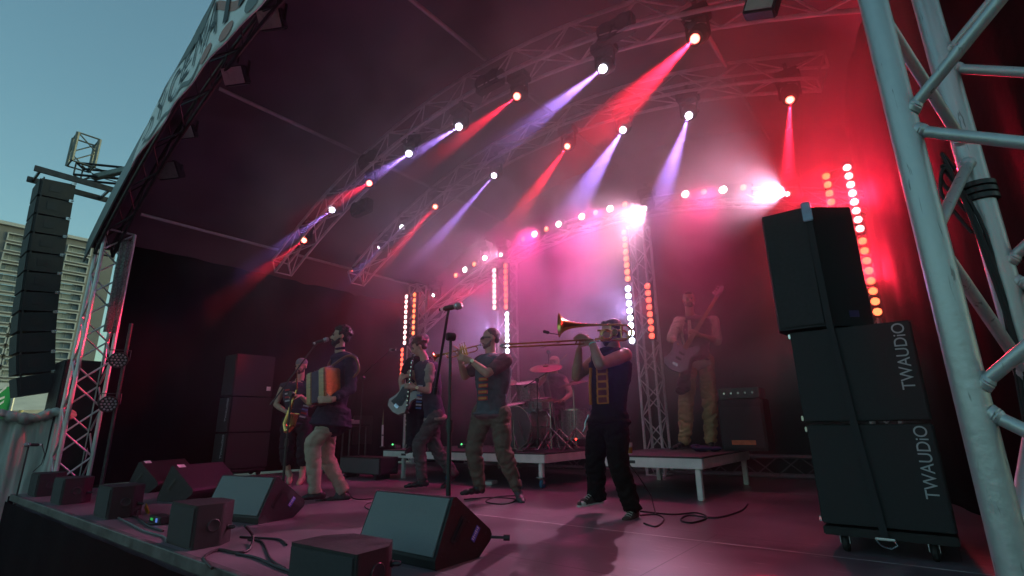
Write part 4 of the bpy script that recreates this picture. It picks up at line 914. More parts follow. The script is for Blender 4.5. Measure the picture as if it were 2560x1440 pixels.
        for (a_, b_, c_, f) in sleeves:   # shoulder, elbow, wrist, fraction of whole arm
            A, B, C = s[a_], s[b_], s[c_]
            if f <= 1: mb.cap(A, A.lerp(B, f), sl_r[0]*s.k, sl_r[1]*s.k, 12)
            else: mb.cap(A, B, sl_r[0]*s.k, sl_r[1]*s.k, 12); mb.cap(B, B.lerp(C, f-1), sl_r[1]*s.k, sl_r[1]*.78*s.k, 12)
        return remesh(mb, name, mat, s.t, vox, 4, fold, (10, 10, 16), seed)
    def hair(s, P, R, mat, vol=1.0, top_only=False, curly=0., back=.0, name='hair', low=-.02, front=.045):
        mb = MB(); k = s.k
        mb.ell(P(0, -.022, .045), (.080*vol, .092*vol, .083*vol), R, 18)
        if not top_only: mb.ell(P(0, -.055, low+.01), (.068*vol, .052*vol, .055), R, 14)
        mb.ell(P(0, front, .088), (.055*vol, .035*vol, .028*vol), R, 12)
        if curly:
            rnd = random.Random(3)
            for i in range(90):
                th = rnd.uniform(0, 6.28); ph = rnd.uniform(.0, 1.75); q = P(.080*vol*math.sin(ph)*math.cos(th), -.022+.092*vol*math.sin(ph)*math.sin(th), .045+.085*vol*math.cos(ph))
                if (q-P(0, .11, .0)).length > .085: mb.ell(q, curly*rnd.uniform(.7, 1.3), n=8)
        def cut(me):   # keep the face free
            inv = R.transposed(); o_ = P(0, 0, 0)
            for v in me.vertices:
                q = inv@(v.co-o_)
                if q.y > .035 and q.z < .062: v.co = v.co-R@Vector((0, (q.y-.035)*1.0+.02, 0))
                if q.z < low-.035: v.co = v.co+R@Vector((0, 0, (low-.035-q.z)))
        return remesh(mb, name, mat, s.t, .009, 2, .004, (60, 60, 60), 0, cut)
    def beard(s, P, R, mat, full=1.0):
        mb = MB(); mb.ell(P(0, .047, -.084), (.043, .042, .034*full), R, 14); mb.ell(P(0, .022, -.070), (.060, .055, .034), R, 14)
        for e in (-1, 1): mb.cap(P(e*.062, .012, -.03), P(e*.050, .04, -.07), .013, .018, 8)
        mb.cap(P(-.022, .092, -.043), P(.022, .092, -.043), .0075, .0075, 8); mb.cap(P(-.028, .085, -.046), P(-.030, .07, -.075), .010, .012, 8); mb.cap(P(.028, .085, -.046), P(.030, .07, -.075), .010, .012, 8)
        return remesh(mb, 'beard', mat, s.t, .008, 2, .003, (70, 70, 70))
    def eyes(s, P, closed=False):
        mb = MB()
        for e in (-1, 1): mb.ell(P(e*.029, .080, .004), .0085, n=10)
        mb.build('eyes', M('eye_dark', (.03, .02, .018), .25, bump=0, var=.3), s.t, smooth=True)
        b = MB()
        for e in (-1, 1): b.tube([P(e*.014, .093, .020), P(e*.03, .092, .026), P(e*.047, .078, .021)], .0035, 6)
        b.build('eyebrows', HAIR, s.t, smooth=True)
        m_ = MB(); m_.tube([P(-.022, .090, -.056), P(0, .096, -.056), P(.022, .090, -.056)], .0032, 6); m_.build('mouth', M('lip', (.22, .07, .06), .5, bump=0), s.t, smooth=True)
IMG = lambda x, y, z: Vector(HU)*x+Vector(HV)*y+Vector((0, 0, z))    # x: image right, y: away, z: up
def floor_fix(p): return p
# -------------------------------------------------- 1 accordion singer
pz0 = lambda px, py: float(np.dot(np.array(pz(px, py, 0)), HV))
D1 = pz0(812, 1253)
s = Person('bearded man in dark navy blazer and pale trousers singing with an accordion', (812, 1250), D1, dict(
    nk=(849, 878), ls=(880, 903, -.16), rs=(846, 899, .17), le=(876, 972, -.22), lw=(830, 1000, -.42), re=(822, 975, .18), rw=(800, 950, .02),
    lh=(838, 1046, -.09), rh=(822, 1046, .09), lk=(781, 1108, -.12), la=(787, 1222, -.10), rk=(815, 1140, .12), ra=(856, 1222, .10),
    lt=(757, 1252, -.16), lhe=(806, 1250, -.08), rt=(789, 1262, .02), rhe=(868, 1256, .10)), SK)
hc = pD(852, 842, D1); P, R = head(s.body, hc, IMG(-.93, -.36, .10), (0, 0, 1), 1.0)
s.neck(hc+Vector((0, 0, -.03))); s.torso(s.body, .9); s.limb('ls', 'le', 'lw', (.045, .038, .027)); s.limb('rs', 're', 'rw', (.045, .038, .027))
s.limb('lh', 'lk', 'la', (.07, .05, .04)); s.limb('rh', 'rk', 'ra', (.07, .05, .04))
hand(s.body, s['lw'], IMG(-1, -.05, .05), IMG(.1, 1, -.1), .7, thumb=-1, s=1.05); hand(s.body, s['rw'], IMG(-.8, -.5, .2), IMG(-.1, -1, 0), .6, thumb=1)
s.finish(); s.hair(P, R, HAIR, 1.03, curly=.017); s.beard(P, R, HAIR, 1.1); s.eyes(P)
NAVY = fabric('navy_blazer', (.022, .022, .040)); CREAM = fabric('cream_trousers', (.36, .28, .22)); SHOE = M('dark_shoe_leather', (.02, .017, .018), .4, var=.3)
s.top(NAVY, 1.16, [('ls', 'le', 'lw', 1.75), ('rs', 're', 'rw', 1.8)], hem=.23, name='blazer', sl_r=(.075, .062), fold=.014, depthf=.70)
s.trousers(CREAM, (.108, .084, .062), fold=.011, cuff=True, seed=1)
s.foot('lhe', 'lt', 'la', SHOE); s.foot('rhe', 'rt', 'ra', SHOE)
co_ = MB(); co_.cap(P(.04, -.055, -.125), P(.055, .03, -.15), .018, .014, 8); co_.cap(P(-.04, -.055, -.125), P(-.055, .03, -.15), .018, .014, 8); co_.cap(P(.04, -.055, -.125), P(-.04, -.055, -.125), .018, .018, 8); remesh(co_, 'collar', NAVY, s.t, .009, 2)
# accordion (held: a thing of its own)
acc = thing('accordion', 'yellow wooden accordion held by the bearded singer', 'accordion', pD(800, 960, D1-.3))
WOOD = M('honey_wood', (.26, .10, .02), .32, var=.35, scale=5, bump=.1, coat=.4, streak=(2, 2, 14)); BEL = M('bellows_cloth', (.10, .09, .12), .6, var=.2)
c0 = pD(806, 968, D1-.22); ax = IMG(.80, -.60, .16).normalized(); upv = Vector((0, 0, 1)); upv = (upv-ax*upv.dot(ax)).normalized(); fwv = ax.cross(upv); R2 = Matrix((ax, fwv, upv)).transposed()
MB().box(c0+ax*.13, (.11, .20, .34), R2, bev=.012).build('right_case', WOOD, acc)
MB().box(c0-ax*.10, (.10, .20, .34), R2, bev=.012).build('left_case', WOOD, acc)
bl = MB()
for i in range(9):
    u = -.048+.118*i/8; bl.box(c0+ax*(u+.005), (.0085, .195, .325), R2, bev=.002)
    bl.box(c0+ax*(u+.0115), (.006, .172, .30), R2)
bl.build('bellows', BEL, acc)
gr = MB(); gr.box(c0+ax*.186, (.004, .15, .28), R2, bev=.002); gr.build('front_grille', M('brass_grille', (.30, .14, .035), .35, metal=.8, var=.3, scale=30, bump=.4), acc)
bt = MB()
for i in range(8):
    for j in range(3): bt.lathe([(0, .007), (.006, .006), (.007, 0)], c0-ax*.155+fwv*(-.06+.022*j)+upv*(.10-.026*i), -ax, n=8)
bt.build('buttons', M('pearl_button', (.7, .68, .62), .3, var=.05, bump=0), acc, smooth=True)
for i in range(4): MB().tube([c0+ax*(.10+.018*i)+upv*.172+fwv*-.06, c0+ax*(.11+.018*i)+upv*.188, c0+ax*(.10+.018*i)+upv*.172+fwv*.06], .007, 8).build('key_lever', STEEL, acc, smooth=True)
for q in (pD(878, 900, D1-.24), pD(850, 897, D1+.12)):
    MB().tube(crv([c0+ax*.12+upv*.17, c0.lerp(q, .5)+upv*.10-Vector(HV)*.06, q+Vector((0, 0, .045))-Vector(HU)*.04, q+Vector(HU)*.05+Vector((0, 0, .01)), q+Vector(HU)*.085+Vector((0, 0, -.12)), c0.lerp(q, .5)+Vector(HU)*.11-Vector((0, 0, .10))]), .014, 8).build('shoulder_strap', M('leather_strap', (.16, .07, .035), .5, var=.2), acc, smooth=True)
# -------------------------------------------------- 2 saxophone player
D2 = pz0(742, 1210)
s = Person('saxophone player with grey head cap, sleeveless patterned vest and dark cropped trousers', (742, 1208), D2, dict(
    nk=(752, 942), ls=(775, 968, -.05), rs=(708, 966, .02), le=(778, 1012, -.22), lw=(752, 990, -.33), re=(690, 1012, -.08), rw=(716, 1030, -.26),
    lh=(762, 1058, 0), rh=(722, 1058, 0), lk=(760, 1120, -.05), la=(757, 1176, 0), rk=(716, 1122, -.03), ra=(720, 1180, 0),
    lm=(758, 1150, 0), rm=(718, 1150, 0), lt=(746, 1216, -.14), lhe=(758, 1202, .02), rt=(722, 1212, -.12), rhe=(726, 1198, .02)), SK, .98)
hc = pD(753, 916, D2); P, R = head(s.body, hc, IMG(-.25, -.95, -.18), (0, 0, 1), 1.0)
s.neck(hc+Vector((0, 0, -.03))); s.torso(s.body, .95); s.limb('ls', 'le', 'lw', (.046, .038, .027)); s.limb('rs', 're', 'rw', (.046, .038, .027)); s.limb('lh', 'lk', 'la', (.07, .05, .036)); s.limb('rh', 'rk', 'ra', (.07, .05, .036))
hand(s.body, s['lw'], IMG(-.8, -.5, .1), IMG(.1, .4, -.9), .9, thumb=1); hand(s.body, s['rw'], IMG(.7, -.5, -.35), IMG(.3, .8, .3), .9, thumb=1)
s.finish(); s.eyes(P); s.beard(P, R, HAIRB, .8)
cp = MB(); cp.ell(P(0, -.014, .050), (.080, .096, .076), R, 18)
def capcut(me):
    o_ = P(0, 0, 0); inv = R.transposed()
    for v in me.vertices:
        q = inv@(v.co-o_)
        if q.z < .036: v.co = v.co+R@Vector((0, 0, .036-q.z))
remesh(cp, 'cap', fabric('grey_cap_cloth', (.20, .20, .21)), s.t, .009, 2, .002, post=capcut)
DKV = fabric('dark_vest_cloth', (.035, .040, .06)); s.top(DKV, 1.12, hem=.03, name='vest', depthf=.72)
def stripes(s, P0, P1, wdt, n, cols, off, name='vest_pattern', nd=None, hgt=.022):
    mb = MB(); a = s.J[P0] if isinstance(P0, str) else P0; b = s.J[P1] if isinstance(P1, str) else P1
    nd = Vector(nd).normalized(); up = (b-a).normalized(); sd = up.cross(nd).normalized(); R_ = Matrix((sd, nd, up)).transposed()
    for i in range(n): mb.box(a.lerp(b, i/(n-1))+nd*off, (wdt, .006, hgt), R_, i % len(cols), bev=.002)
    return mb.build(name, cols, s.t)
RDP = fabric('red_pattern', (.40, .05, .05)); ORP = fabric('ochre_pattern', (.50, .20, .06)); WHP = fabric('pale_pattern', (.45, .45, .48)); BLP = fabric('blue_pattern', (.10, .16, .35))
stripes(s, pD(718, 1002, D2-.17), pD(718, 975, D2-.16), .07, 4, [WHP, RDP], .0, nd=IMG(-.15, -1, 0)); stripes(s, pD(756, 1042, D2-.165), pD(768, 1006, D2-.16), .08, 5, [WHP, RDP, BLP], .0, nd=IMG(.2, -1, 0))
s.trousers(fabric('black_cotton', (.02, .02, .026)), (.112, .10, .098), fold=.02, seed=5, low=('lm', 'rm'))
for a_ in ('l', 'r'): s.foot(a_+'he', a_+'t', a_+'a', skin('foot_skin', (.42, .25, .18)), name='sandal', sole=M('sandal_leather', (.10, .06, .05), .6))
BR = M('brass', (.72, .42, .14), .22, metal=1, var=.25, scale=9, bump=0)
sx = thing('saxophone', 'brass saxophone held by the player in the grey cap', 'saxophone', pD(725, 1040, D2-.3))
mth = P(0, .10, -.056); b1 = pD(742, 975, D2-.34); b2 = pD(712, 1060, D2-.36); b3 = pD(716, 1078, D2-.40); b4 = pD(732, 1062, D2-.44); b5 = pD(739, 1022, D2-.46)
MB().tube([mth, mth.lerp(b1, .3)+Vector((0, 0, .02)), mth.lerp(b1, .7), b1], [.006, .008, .011, .013], 10).tube([b1, b1.lerp(b2, .5), b2, b3], [.013, .022, .032, .036], 14).tube([b3, b3.lerp(b4, .5)+Vector((0, 0, -.02)), b4], [.036, .038, .040], 14).build('body_tube', BR, sx, smooth=True)
d_ = (b5-b4).normalized(); MB().lathe([(.040, 0), (.044, .05), (.052, .10), (.066, .14), (.074, .15), (.066, .145), (.05, .10), (.035, .03)], b4, d_, n=22).build('bell', BR, sx, smooth=True)
kk = MB()
for i in range(8): q = b1.lerp(b2, .1+.11*i); kk.lathe([(0, .008), (.012, .008), (.014, 0)], q+Vector(HV)*-.03, IMG(0, -1, .1), n=10)
kk.tube([b1+Vector(HV)*-.03, b2+Vector(HV)*-.045], .003, 6); kk.build('keys', BR, sx, smooth=True)
MB().tube([mth, mth+(b1-mth).normalized()*.05], .009, 8).build('mouthpiece', PLASTIC, sx, smooth=True)
# -------------------------------------------------- 3 clarinet player
D3 = pz0(1066, 1222)
s = Person('curly haired clarinet player in grey vest and trousers stepping forward bent over', (1070, 1222), D3, dict(
    nk=(1060, 892), ls=(1075, 918, -.15), rs=(1056, 918, .16), le=(1071, 978, -.20), lw=(1037, 969, -.24), re=(1050, 955, .16), rw=(1033, 940, -.02),
    lh=(1092, 1040, -.09), rh=(1082, 1040, .09), lk=(1047, 1110, -.08), la=(1055, 1196, -.06), rk=(1086, 1116, .10), ra=(1131, 1182, .10),
    lt=(1013, 1222, -.10), lhe=(1066, 1218, -.05), rt=(1104, 1230, .04), rhe=(1146, 1190, .14)), SKP, .97)
hc = pD(1048, 868, D3); P, R = head(s.body, hc, IMG(-.90, -.15, -.38), (0, 0, 1), 1.0)
s.neck(hc+Vector((0, 0, -.02))); s.torso(s.body, .95); s.limb('ls', 'le', 'lw', (.046, .038, .027)); s.limb('rs', 're', 'rw', (.046, .038, .027)); s.limb('lh', 'lk', 'la', (.065, .05, .036)); s.limb('rh', 'rk', 'ra', (.065, .05, .036))
hand(s.body, s['lw'], IMG(-1, -.1, .25), IMG(0, .9, -.2), 1.0, thumb=-1); hand(s.body, s['rw'], IMG(-.8, -.5, 0), IMG(0, .6, -.6), 1.0, thumb=1)
s.finish(); s.hair(P, R, HAIRB, 1.0, curly=.020, front=.03); s.eyes(P)
s.top(fabric('pale_tee', (.33, .28, .24)), 1.10, [('ls', 'le', 'lw', .55), ('rs', 're', 'rw', .55)], hem=.07, name='tee_shirt', depthf=.72)
s.top(fabric('blue_grey_vest', (.06, .062, .085)), 1.19, hem=.0, name='vest', depthf=.74, seed=4)
stripes(s, pD(1046, 1020, D3-.15), pD(1050, 965, D3-.17), .10, 8, [BLP, WHP], 0, nd=IMG(-.75, -1, 0))
s.trousers(fabric('grey_trousers', (.10, .09, .09)), (.104, .088, .070), fold=.02, seed=9)
s.foot('lhe', 'lt', 'la', SHOE); s.foot('rhe', 'rt', 'ra', SHOE)
cl = thing('clarinet', 'black clarinet held by the curly haired player', 'clarinet', pD(1024, 960, D3-.2))
mth = P(0, .105, -.058); e_ = pD(1016, 1040, D3-.26)
MB().tube([mth, mth.lerp(e_, .08), mth.lerp(e_, .5), mth.lerp(e_, .88)], [.009, .013, .014, .016], 12).lathe([(.016, 0), (.020, .05), (.034, .08), (.028, .078), (.014, .03)], mth.lerp(e_, .86), e_-mth, n=18).build('body_tube', M('blackwood', (.02, .016, .016), .3, var=.2), cl, smooth=True)
k = MB()
for i in range(11): q = mth.lerp(e_, .15+.068*i); k.lathe([(0, .018), (.009, .018), (.010, .012)], q, IMG(-.5, -1, 0), n=8)
for i in (.12, .48, .84): k.lathe([(.0165, -.006), (.0175, 0), (.0165, .006)], mth.lerp(e_, i), e_-mth, n=14)
k.build('keys', STEEL, cl, smooth=True)
def watch(s, w_, el, face, mat=None, dial=(.75, .85, .55), lab=None):
    d = (s[el]-s[w_]).normalized(); c = s[w_]+d*.025; t_ = MB().lathe([(.031, -.009), (.034, -.008), (.034, .008), (.031, .009)], c, d, n=20).build('watch_strap', M('watch_leather', (.05, .03, .02), .5), s.t, smooth=True)
    f = Vector(face); f = (f-d*f.dot(d)).normalized(); MB().lathe([(0, .012), (.017, .012), (.020, .008), (.021, 0)], c+f*.031, f, n=18).build('watch_face', M('watch_dial', dial, .2, var=.05, bump=0), t_, smooth=True)
watch(s, 'lw', 'le', IMG(-.2, -1, .2))
# -------------------------------------------------- 4 trumpet player
D4 = pz0(1232, 1250)
s = Person('trumpet player with sunglasses, plum shirt, grey vest with red stripes and brown trousers', (1236, 1250), D4, dict(
    nk=(1226, 886), ls=(1262, 902, -.15), rs=(1206, 904, .15), le=(1218, 934, -.30), lw=(1178, 902, -.22), re=(1162, 942, .12), rw=(1150, 898, .0),
    lh=(1252, 1034, -.06), rh=(1206, 1034, .06), lk=(1256, 1120, -.12), la=(1290, 1216, -.10), rk=(1184, 1122, .04), ra=(1199, 1214, .08),
    lt=(1306, 1262, -.22), lhe=(1296, 1250, -.04), rt=(1154, 1240, -.02), rhe=(1205, 1236, .10)), SK, 1.05)
hc = pD(1226, 848, D4); P, R = head(s.body, hc, IMG(-.97, -.24, -.05), (0.0, 0, 1), 1.03)
s.neck(hc+Vector((0, 0, -.03)), .058); s.torso(s.body, .98); s.limb('ls', 'le', 'lw', (.052, .043, .030)); s.limb('rs', 're', 'rw', (.050, .042, .029)); s.limb('lh', 'lk', 'la', (.075, .055, .04)); s.limb('rh', 'rk', 'ra', (.075, .055, .04))
hand(s.body, s['lw'], IMG(-.95, -.1, .35), IMG(.2, .95, 0), 1.1, thumb=1, s=1.08); hand(s.body, s['rw'], IMG(-.1, -.35, 1), IMG(-.9, -.3, -.2), .75, thumb=-1, s=1.05)
s.finish(); s.hair(P, R, HAIRB, .985, front=-.02, low=-.01); s.eyes(P); s.beard(P, R, M('stubble', (.13, .08, .06), .8, var=.3, bump=.5), .75)
sg = MB()
for e in (-1, 1): sg.box(P(e*.032, .096, .006), (.050, .008, .034), R, bev=.006); sg.box(P(e*.066, .045, .012), (.006, .10, .010), R)
sg.box(P(0, .099, .012), (.02, .006, .008), R); sg.build('sunglasses', DARKG, s.t)
s.top(fabric('plum_shirt', (.13, .07, .08)), 1.12, [('ls', 'le', 'lw', .62), ('rs', 're', 'rw', .62)], hem=.06, name='shirt', depthf=.74, sl_r=(.082, .072))
s.top(fabric('slate_vest', (.085, .10, .115)), 1.19, hem=.01, name='vest', depthf=.76, seed=7)
for i in range(4):
    q = pD(1207+i*.5, 996-i*16, D4-.195); nd = IMG(-.62, -1, 0).normalized(); sd = nd.cross(Vector((0, 0, 1))).normalized(); R_ = Matrix((sd, nd, Vector((0, 0, 1)))).transposed()
    o_ = MB().box(q, (.118, .012, .040), R_, bev=.003).build('stripe_border', RDP, s.t); MB().box(q+nd*.006, (.098, .006, .022), R_, bev=.002).build('stripe', ORP, o_)
s.trousers(fabric('brown_trousers', (.125, .095, .075)), (.108, .086, .060), fold=.020, seed=13)
s.foot('lhe', 'lt', 'la', M('grey_trainer', (.06, .055, .06), .5, var=.4, scale=20)); s.foot('rhe', 'rt', 'ra', SHOE)
watch(s, 'lw', 'le', IMG(-.1, -1, .3), dial=(.8, .85, .6))
tp = thing('trumpet', 'brass trumpet played by the man in sunglasses', 'trumpet', pD(1140, 878, D4-.1))
m0 = P(0, .108, -.056); m1 = pD(1084, 892, D4-.08); dx = (m1-m0).normalized(); up = Vector((0, 0, 1)); up = (up-dx*up.dot(dx)).normalized(); TL = (m1-m0).length
tb = MB(); tb.tube([m0+dx*.03, m0+dx*.30], .0065, 10)
tb.tube([m0+dx*.08-up*.055]+[m0+dx*(.08-.035*math.sin(a))-up*(.0275-.0275*math.cos(a)-.0)+up*0 for a in [math.pi*k/8 for k in range(8, -1, -1)]]+[m0+dx*.25], .0065, 10)
tb.tube([m0+dx*.08-up*.055, m0+dx*.36-up*.055]+[m0+dx*(.36+.03*math.sin(a))-up*(.0275+.0275*math.cos(a)) for a in [math.pi*k/8 for k in range(1, 8)]]+[m0+dx*.30], .0068, 10)
tb.build('tubing', BR, tp, smooth=True)
MB().lathe([(.007, 0), (.009, .10), (.013, .16), (.022, .20), (.040, .225), (.058, .235), (.056, .238), (.036, .226), (.018, .20), (.008, .1)], m1-dx*.235, dx, n=24).tube([m0+dx*.08, m1-dx*.22], .0072, 10).build('bell', BR, tp, smooth=True)
MB().lathe([(.013, 0), (.0135, .006), (.006, .02), (.005, .07)], m0+dx*-.005, dx, n=14).build('mouthpiece', STEEL, tp, smooth=True)
for i in range(3): MB().cyl(m0+dx*(.17+.026*i)-up*.075, m0+dx*(.17+.026*i)+up*.035, .0105, n=12).cyl(m0+dx*(.17+.026*i)+up*.035, m0+dx*(.17+.026*i)+up*.065, .004, n=8).lathe([(0, .004), (.008, .003), (.009, 0)], m0+dx*(.17+.026*i)+up*.065, up, n=10).build('valve', BR, tp, smooth=True)
# -------------------------------------------------- 5 trombone player
D5 = pz0(1535, 1287)
s = Person('trombone player in sleeveless black vest with orange embroidery and black jeans', (1535, 1287), D5, dict(
    nk=(1534, 868), ls=(1562, 888, -.14), rs=(1492, 896, .15), le=(1500, 912, -.34), lw=(1480, 856, -.20), re=(1441, 942, .06), rw=(1448, 876, -.04),
    lh=(1542, 1048, -.07), rh=(1502, 1048, .06), lk=(1544, 1146, -.10), la=(1577, 1262, -.14), rk=(1487, 1148, .10), ra=(1492, 1234, .12),
    lt=(1562, 1316, -.26), lhe=(1590, 1298, -.10), rt=(1449, 1268, .0), rhe=(1500, 1258, .14)), SKT, 1.02)
hc = pD(1528, 832, D5); P, R = head(s.body, hc, IMG(-.95, .05, -.10), (0, 0, 1), 1.05)
s.neck(hc+Vector((0, 0, -.02)), .06); s.torso(s.body, .98); s.limb('ls', 'le', 'lw', (.060, .047, .030)); s.limb('rs', 're', 'rw', (.056, .046, .030)); s.body.ell(s['ls'], .066, n=12); s.limb('lh', 'lk', 'la', (.075, .055, .04)); s.limb('rh', 'rk', 'ra', (.075, .055, .04))
hand(s.body, s['lw'], IMG(-.9, -.15, .4), IMG(.1, .95, -.2), 1.1, thumb=1, s=1.08); hand(s.body, s['rw'], IMG(.15, -.5, 1), IMG(.75, -.3, .1), 1.0, thumb=1, s=1.05)
s.finish(); s.hair(P, R, HAIR, 1.0); s.beard(P, R, HAIR, 1.0); s.eyes(P)
s.top(fabric('black_vest', (.012, .008, .007)), 1.15, hem=.05, name='vest', depthf=.76, seed=3)
s.top(fabric('white_tee_collar', (.40, .40, .42)), .96, name='undershirt', depthf=.78)
EMB = fabric('orange_embroidery', (.50, .16, .03), .3); EMD = fabric('maroon_embroidery', (.16, .03, .03), .3)
nd = IMG(-.55, -1, 0).normalized(); sd = nd.cross(Vector((0, 0, 1))).normalized(); R_ = Matrix((sd, nd, Vector((0, 0, 1)))).transposed()
for k in range(5):
    q = pD(1507-.5*k, 1000-k*18.5, D5-.198); o_ = MB().box(q, (.105, .012, .064), R_, bev=.004).build('embroidered_panel', EMB, s.t); MB().box(q+nd*.006, (.074, .006, .044), R_, bev=.003).build('panel_field', EMD, o_)
MB().tube([pD(1477, 920, D5-.16), pD(1475, 965, D5-.165), pD(1477, 1012, D5-.15)], .013, 8).build('embroidered_trim', EMB, s.t, smooth=True)
s.trousers(fabric('black_jeans', (.009, .007, .006)), (.108, .090, .072), fold=.018, seed=21, cuff=True)
CANV = M('canvas_shoe', (.06, .035, .03), .8, var=.3, scale=18); RUBW = M('white_rubber', (.62, .60, .54), .55, var=.12, bump=.05)
for a_ in ('l', 'r'):
    o_ = s.foot(a_+'he', a_+'t', a_+'a', CANV, sole=RUBW); tt = s[a_+'t']; dd = (s[a_+'t']-s[a_+'he']).normalized(); MB().ell(tt-dd*.030+Vector((0, 0, .026)), (.040, .040, .024), n=14).build('toe_cap', RUBW, o_, smooth=True)
    lc = MB(); hh_ = s[a_+'he']; L_ = (tt-hh_).length
    for i in range(4): q = hh_+dd*L_*(.45+.09*i)+Vector((0, 0, .098-.011*i)); side_ = dd.cross(Vector((0, 0, 1))); lc.tube([q-side_*.03-Vector((0, 0, .012)), q, q+side_*.03-Vector((0, 0, .012))], .003, 5)
    lc.build('laces', M('shoelace', (.5, .47, .42), .8), o_, smooth=True)
MB().lathe([(.036, -.007), (.038, 0), (.036, .007)], s['lw']+(s['le']-s['lw']).normalized()*.03, s['le']-s['lw'], n=18).build('wristband', M('mint_band', (.15, .5, .35), .5), s.t, smooth=True)
MB().tube([pD(1471+math.sin(i*1.3)*1.5-i*1.6, 1036+i*5.5, D5-.2) for i in range(9)], .006, 6).build('key_chain', STEEL, s.t, smooth=True)
tm = thing('trombone', 'brass trombone raised level with its slide reaching over the trumpet player', 'trombone', pD(1480, 830, D5-.2))
bc = pD(1399, 813, D5-.24); bt_ = pD(1560, 812, D5-.22); dx = (bc-bt_).normalized()
MB().lathe([(.0085, -.50), (.010, -.34), (.015, -.22), (.024, -.13), (.040, -.065), (.066, -.022), (.100, .0), (.108, .004), (.104, .007), (.080, -.010), (.05, -.045), (.03, -.10), (.012, -.22)], bc, dx, n=36).build('bell', BR, tm, smooth=True)
up = Vector((0, 0, 1)); a0 = bc-dx*.5; rr = .062
bow = [a0, bt_]+[bt_-dx*rr*math.sin(t_)-up*rr*(1-math.cos(t_)) for t_ in [math.pi*k/10 for k in range(1, 11)]]; e0 = bow[-1]
MB().tube(bow+[e0+dx*.26], .0095, 10).build('main_bow', BR, tm, smooth=True)
i0 = pD(1556, 826, D5-.19); MB().tube([i0+dx*.22, i0]+[i0-dx*.045*math.sin(t_)-up*.045*(1-math.cos(t_)) for t_ in [math.pi*k/8 for k in range(1, 9)]]+[i0-up*.09+dx*.2], .0085, 10).build('tuning_slide', BR, tm, smooth=True)
for u in (.03, .12): MB().tube([bt_+dx*u, bt_+dx*u-up*.125], .005, 8).build('stay', BR, tm, smooth=True)
lp = MB()
for r_, o__ in ((.052, .0), (.040, .012)):
    cc = pD(1516, 838, D5-.24); lp.tube([cc+dx*(r_*math.cos(a))+up*(r_*.9*math.sin(a))-Vector(HV)*(o__) for a in [2*math.pi*k/20 for k in range(20)]], .0085, 8)
lp.build('valve_loops', BR, tm, smooth=True); MB().lathe([(0, -.03), (.026, -.03), (.03, -.02), (.03, .02), (.026, .03), (0, .03)], pD(1535, 832, D5-.25), IMG(.1, -1, 0), n=20).build('rotary_valve', BR, tm, smooth=True)
s0, s1 = pD(1482, 849, D5-.22), pD(1262, 861, D5-.30); t0_, t1_ = pD(1478, 859, D5-.2), pD(1262, 868, D5-.30)
MB().tube([s0, s1], .0075, 10).tube([t0_, t1_], .0075, 10).build('slide_tubes', BR, tm, smooth=True)
md = (s1+t1_)/2; ds = (s1-s0).normalized(); MB().tube([s1]+[md+ds*.035*math.sin(math.pi*k/8)+(s1-md)*math.cos(math.pi*k/8) for k in range(1, 8)]+[t1_], .009, 10).build('slide_bow', STEEL, tm, smooth=True)
MB().tube([s0+ds*.06, t0_+ds*.06], .006, 8).tube([s0+ds*.14, t0_+ds*.14], .006, 8).build('hand_brace', BR, tm, smooth=True)
MB().tube([P(0, .11, -.056), P(.0, .13, -.058), s0], .0075, 8).build('mouthpiece', STEEL, tm, smooth=True)
mc = thing('clip_microphone', 'small black clip microphone on a gooseneck at the trombone bell', 'microphone', pD(1366, 830, D5-.25))
MB().tube([bc-up*.085, bc-up*.075+dx*.05, pD(1378, 834, D5-.25), pD(1368, 831, D5-.25)], .0035, 6).build('gooseneck', PLASTIC, mc, smooth=True); MB().cap(pD(1370, 831, D5-.25), pD(1361, 829, D5-.25), .014, .014, 12).build('capsule', PLASTIC, mc, smooth=True)
# -------------------------------------------------- 6 bass player on the riser
D6 = float(np.dot(np.array(pz(1742, 1122, .4)), HV))
s = Person('smiling bass player in pale shirt, dark vest and khaki trousers on the smaller riser', (1742, 1125), D6, dict(
    nk=(1724, 785), ls=(1783, 803, .0), rs=(1697, 805, .0), le=(1793, 852, -.08), lw=(1750, 838, -.27), re=(1678, 846, -.05), rw=(1694, 862, -.24),
    lh=(1762, 902, 0), rh=(1722, 902, 0), lk=(1775, 1004, -.04), la=(1777, 1098, 0), rk=(1716, 1004, -.05), ra=(1712, 1098, -.02),
    lt=(1776, 1132, -.20), lhe=(1782, 1116, .04), rt=(1680, 1128, -.14), rhe=(1716, 1118, .02)), SK, 1.05)
hc = pD(1722, 750, D6); P, R = head(s.body, hc, IMG(-.25, -.96, -.10), (0, 0, 1), 1.06)
s.neck(hc+Vector((0, 0, -.03)), .058); s.torso(s.body, 1.0); s.limb('ls', 'le', 'lw', (.052, .043, .030)); s.limb('rs', 're', 'rw', (.052, .043, .030)); s.limb('lh', 'lk', 'la', (.075, .055, .04)); s.limb('rh', 'rk', 'ra', (.075, .055, .04))
hand(s.body, s['lw'], IMG(-.8, -.3, .25), IMG(.1, .9, .3), 1.1, thumb=1, s=1.05); hand(s.body, s['rw'], IMG(.7, -.2, -.5), IMG(.1, 1, 0), .8, thumb=-1, s=1.05)
s.finish(.012); s.hair(P, R, HAIR, .99); s.beard(P, R, M('stubble', (.13, .08, .06), .8), .8); s.eyes(P)
s.top(fabric('cream_shirt', (.62, .56, .48)), 1.14, [('ls', 'le', 'lw', 1.12), ('rs', 're', 'rw', 1.2)], hem=.10, name='shirt', depthf=.74, sl_r=(.080, .066))
s.top(fabric('dark_vest', (.05, .04, .05)), 1.14, name='vest', depthf=.82, seed=6)
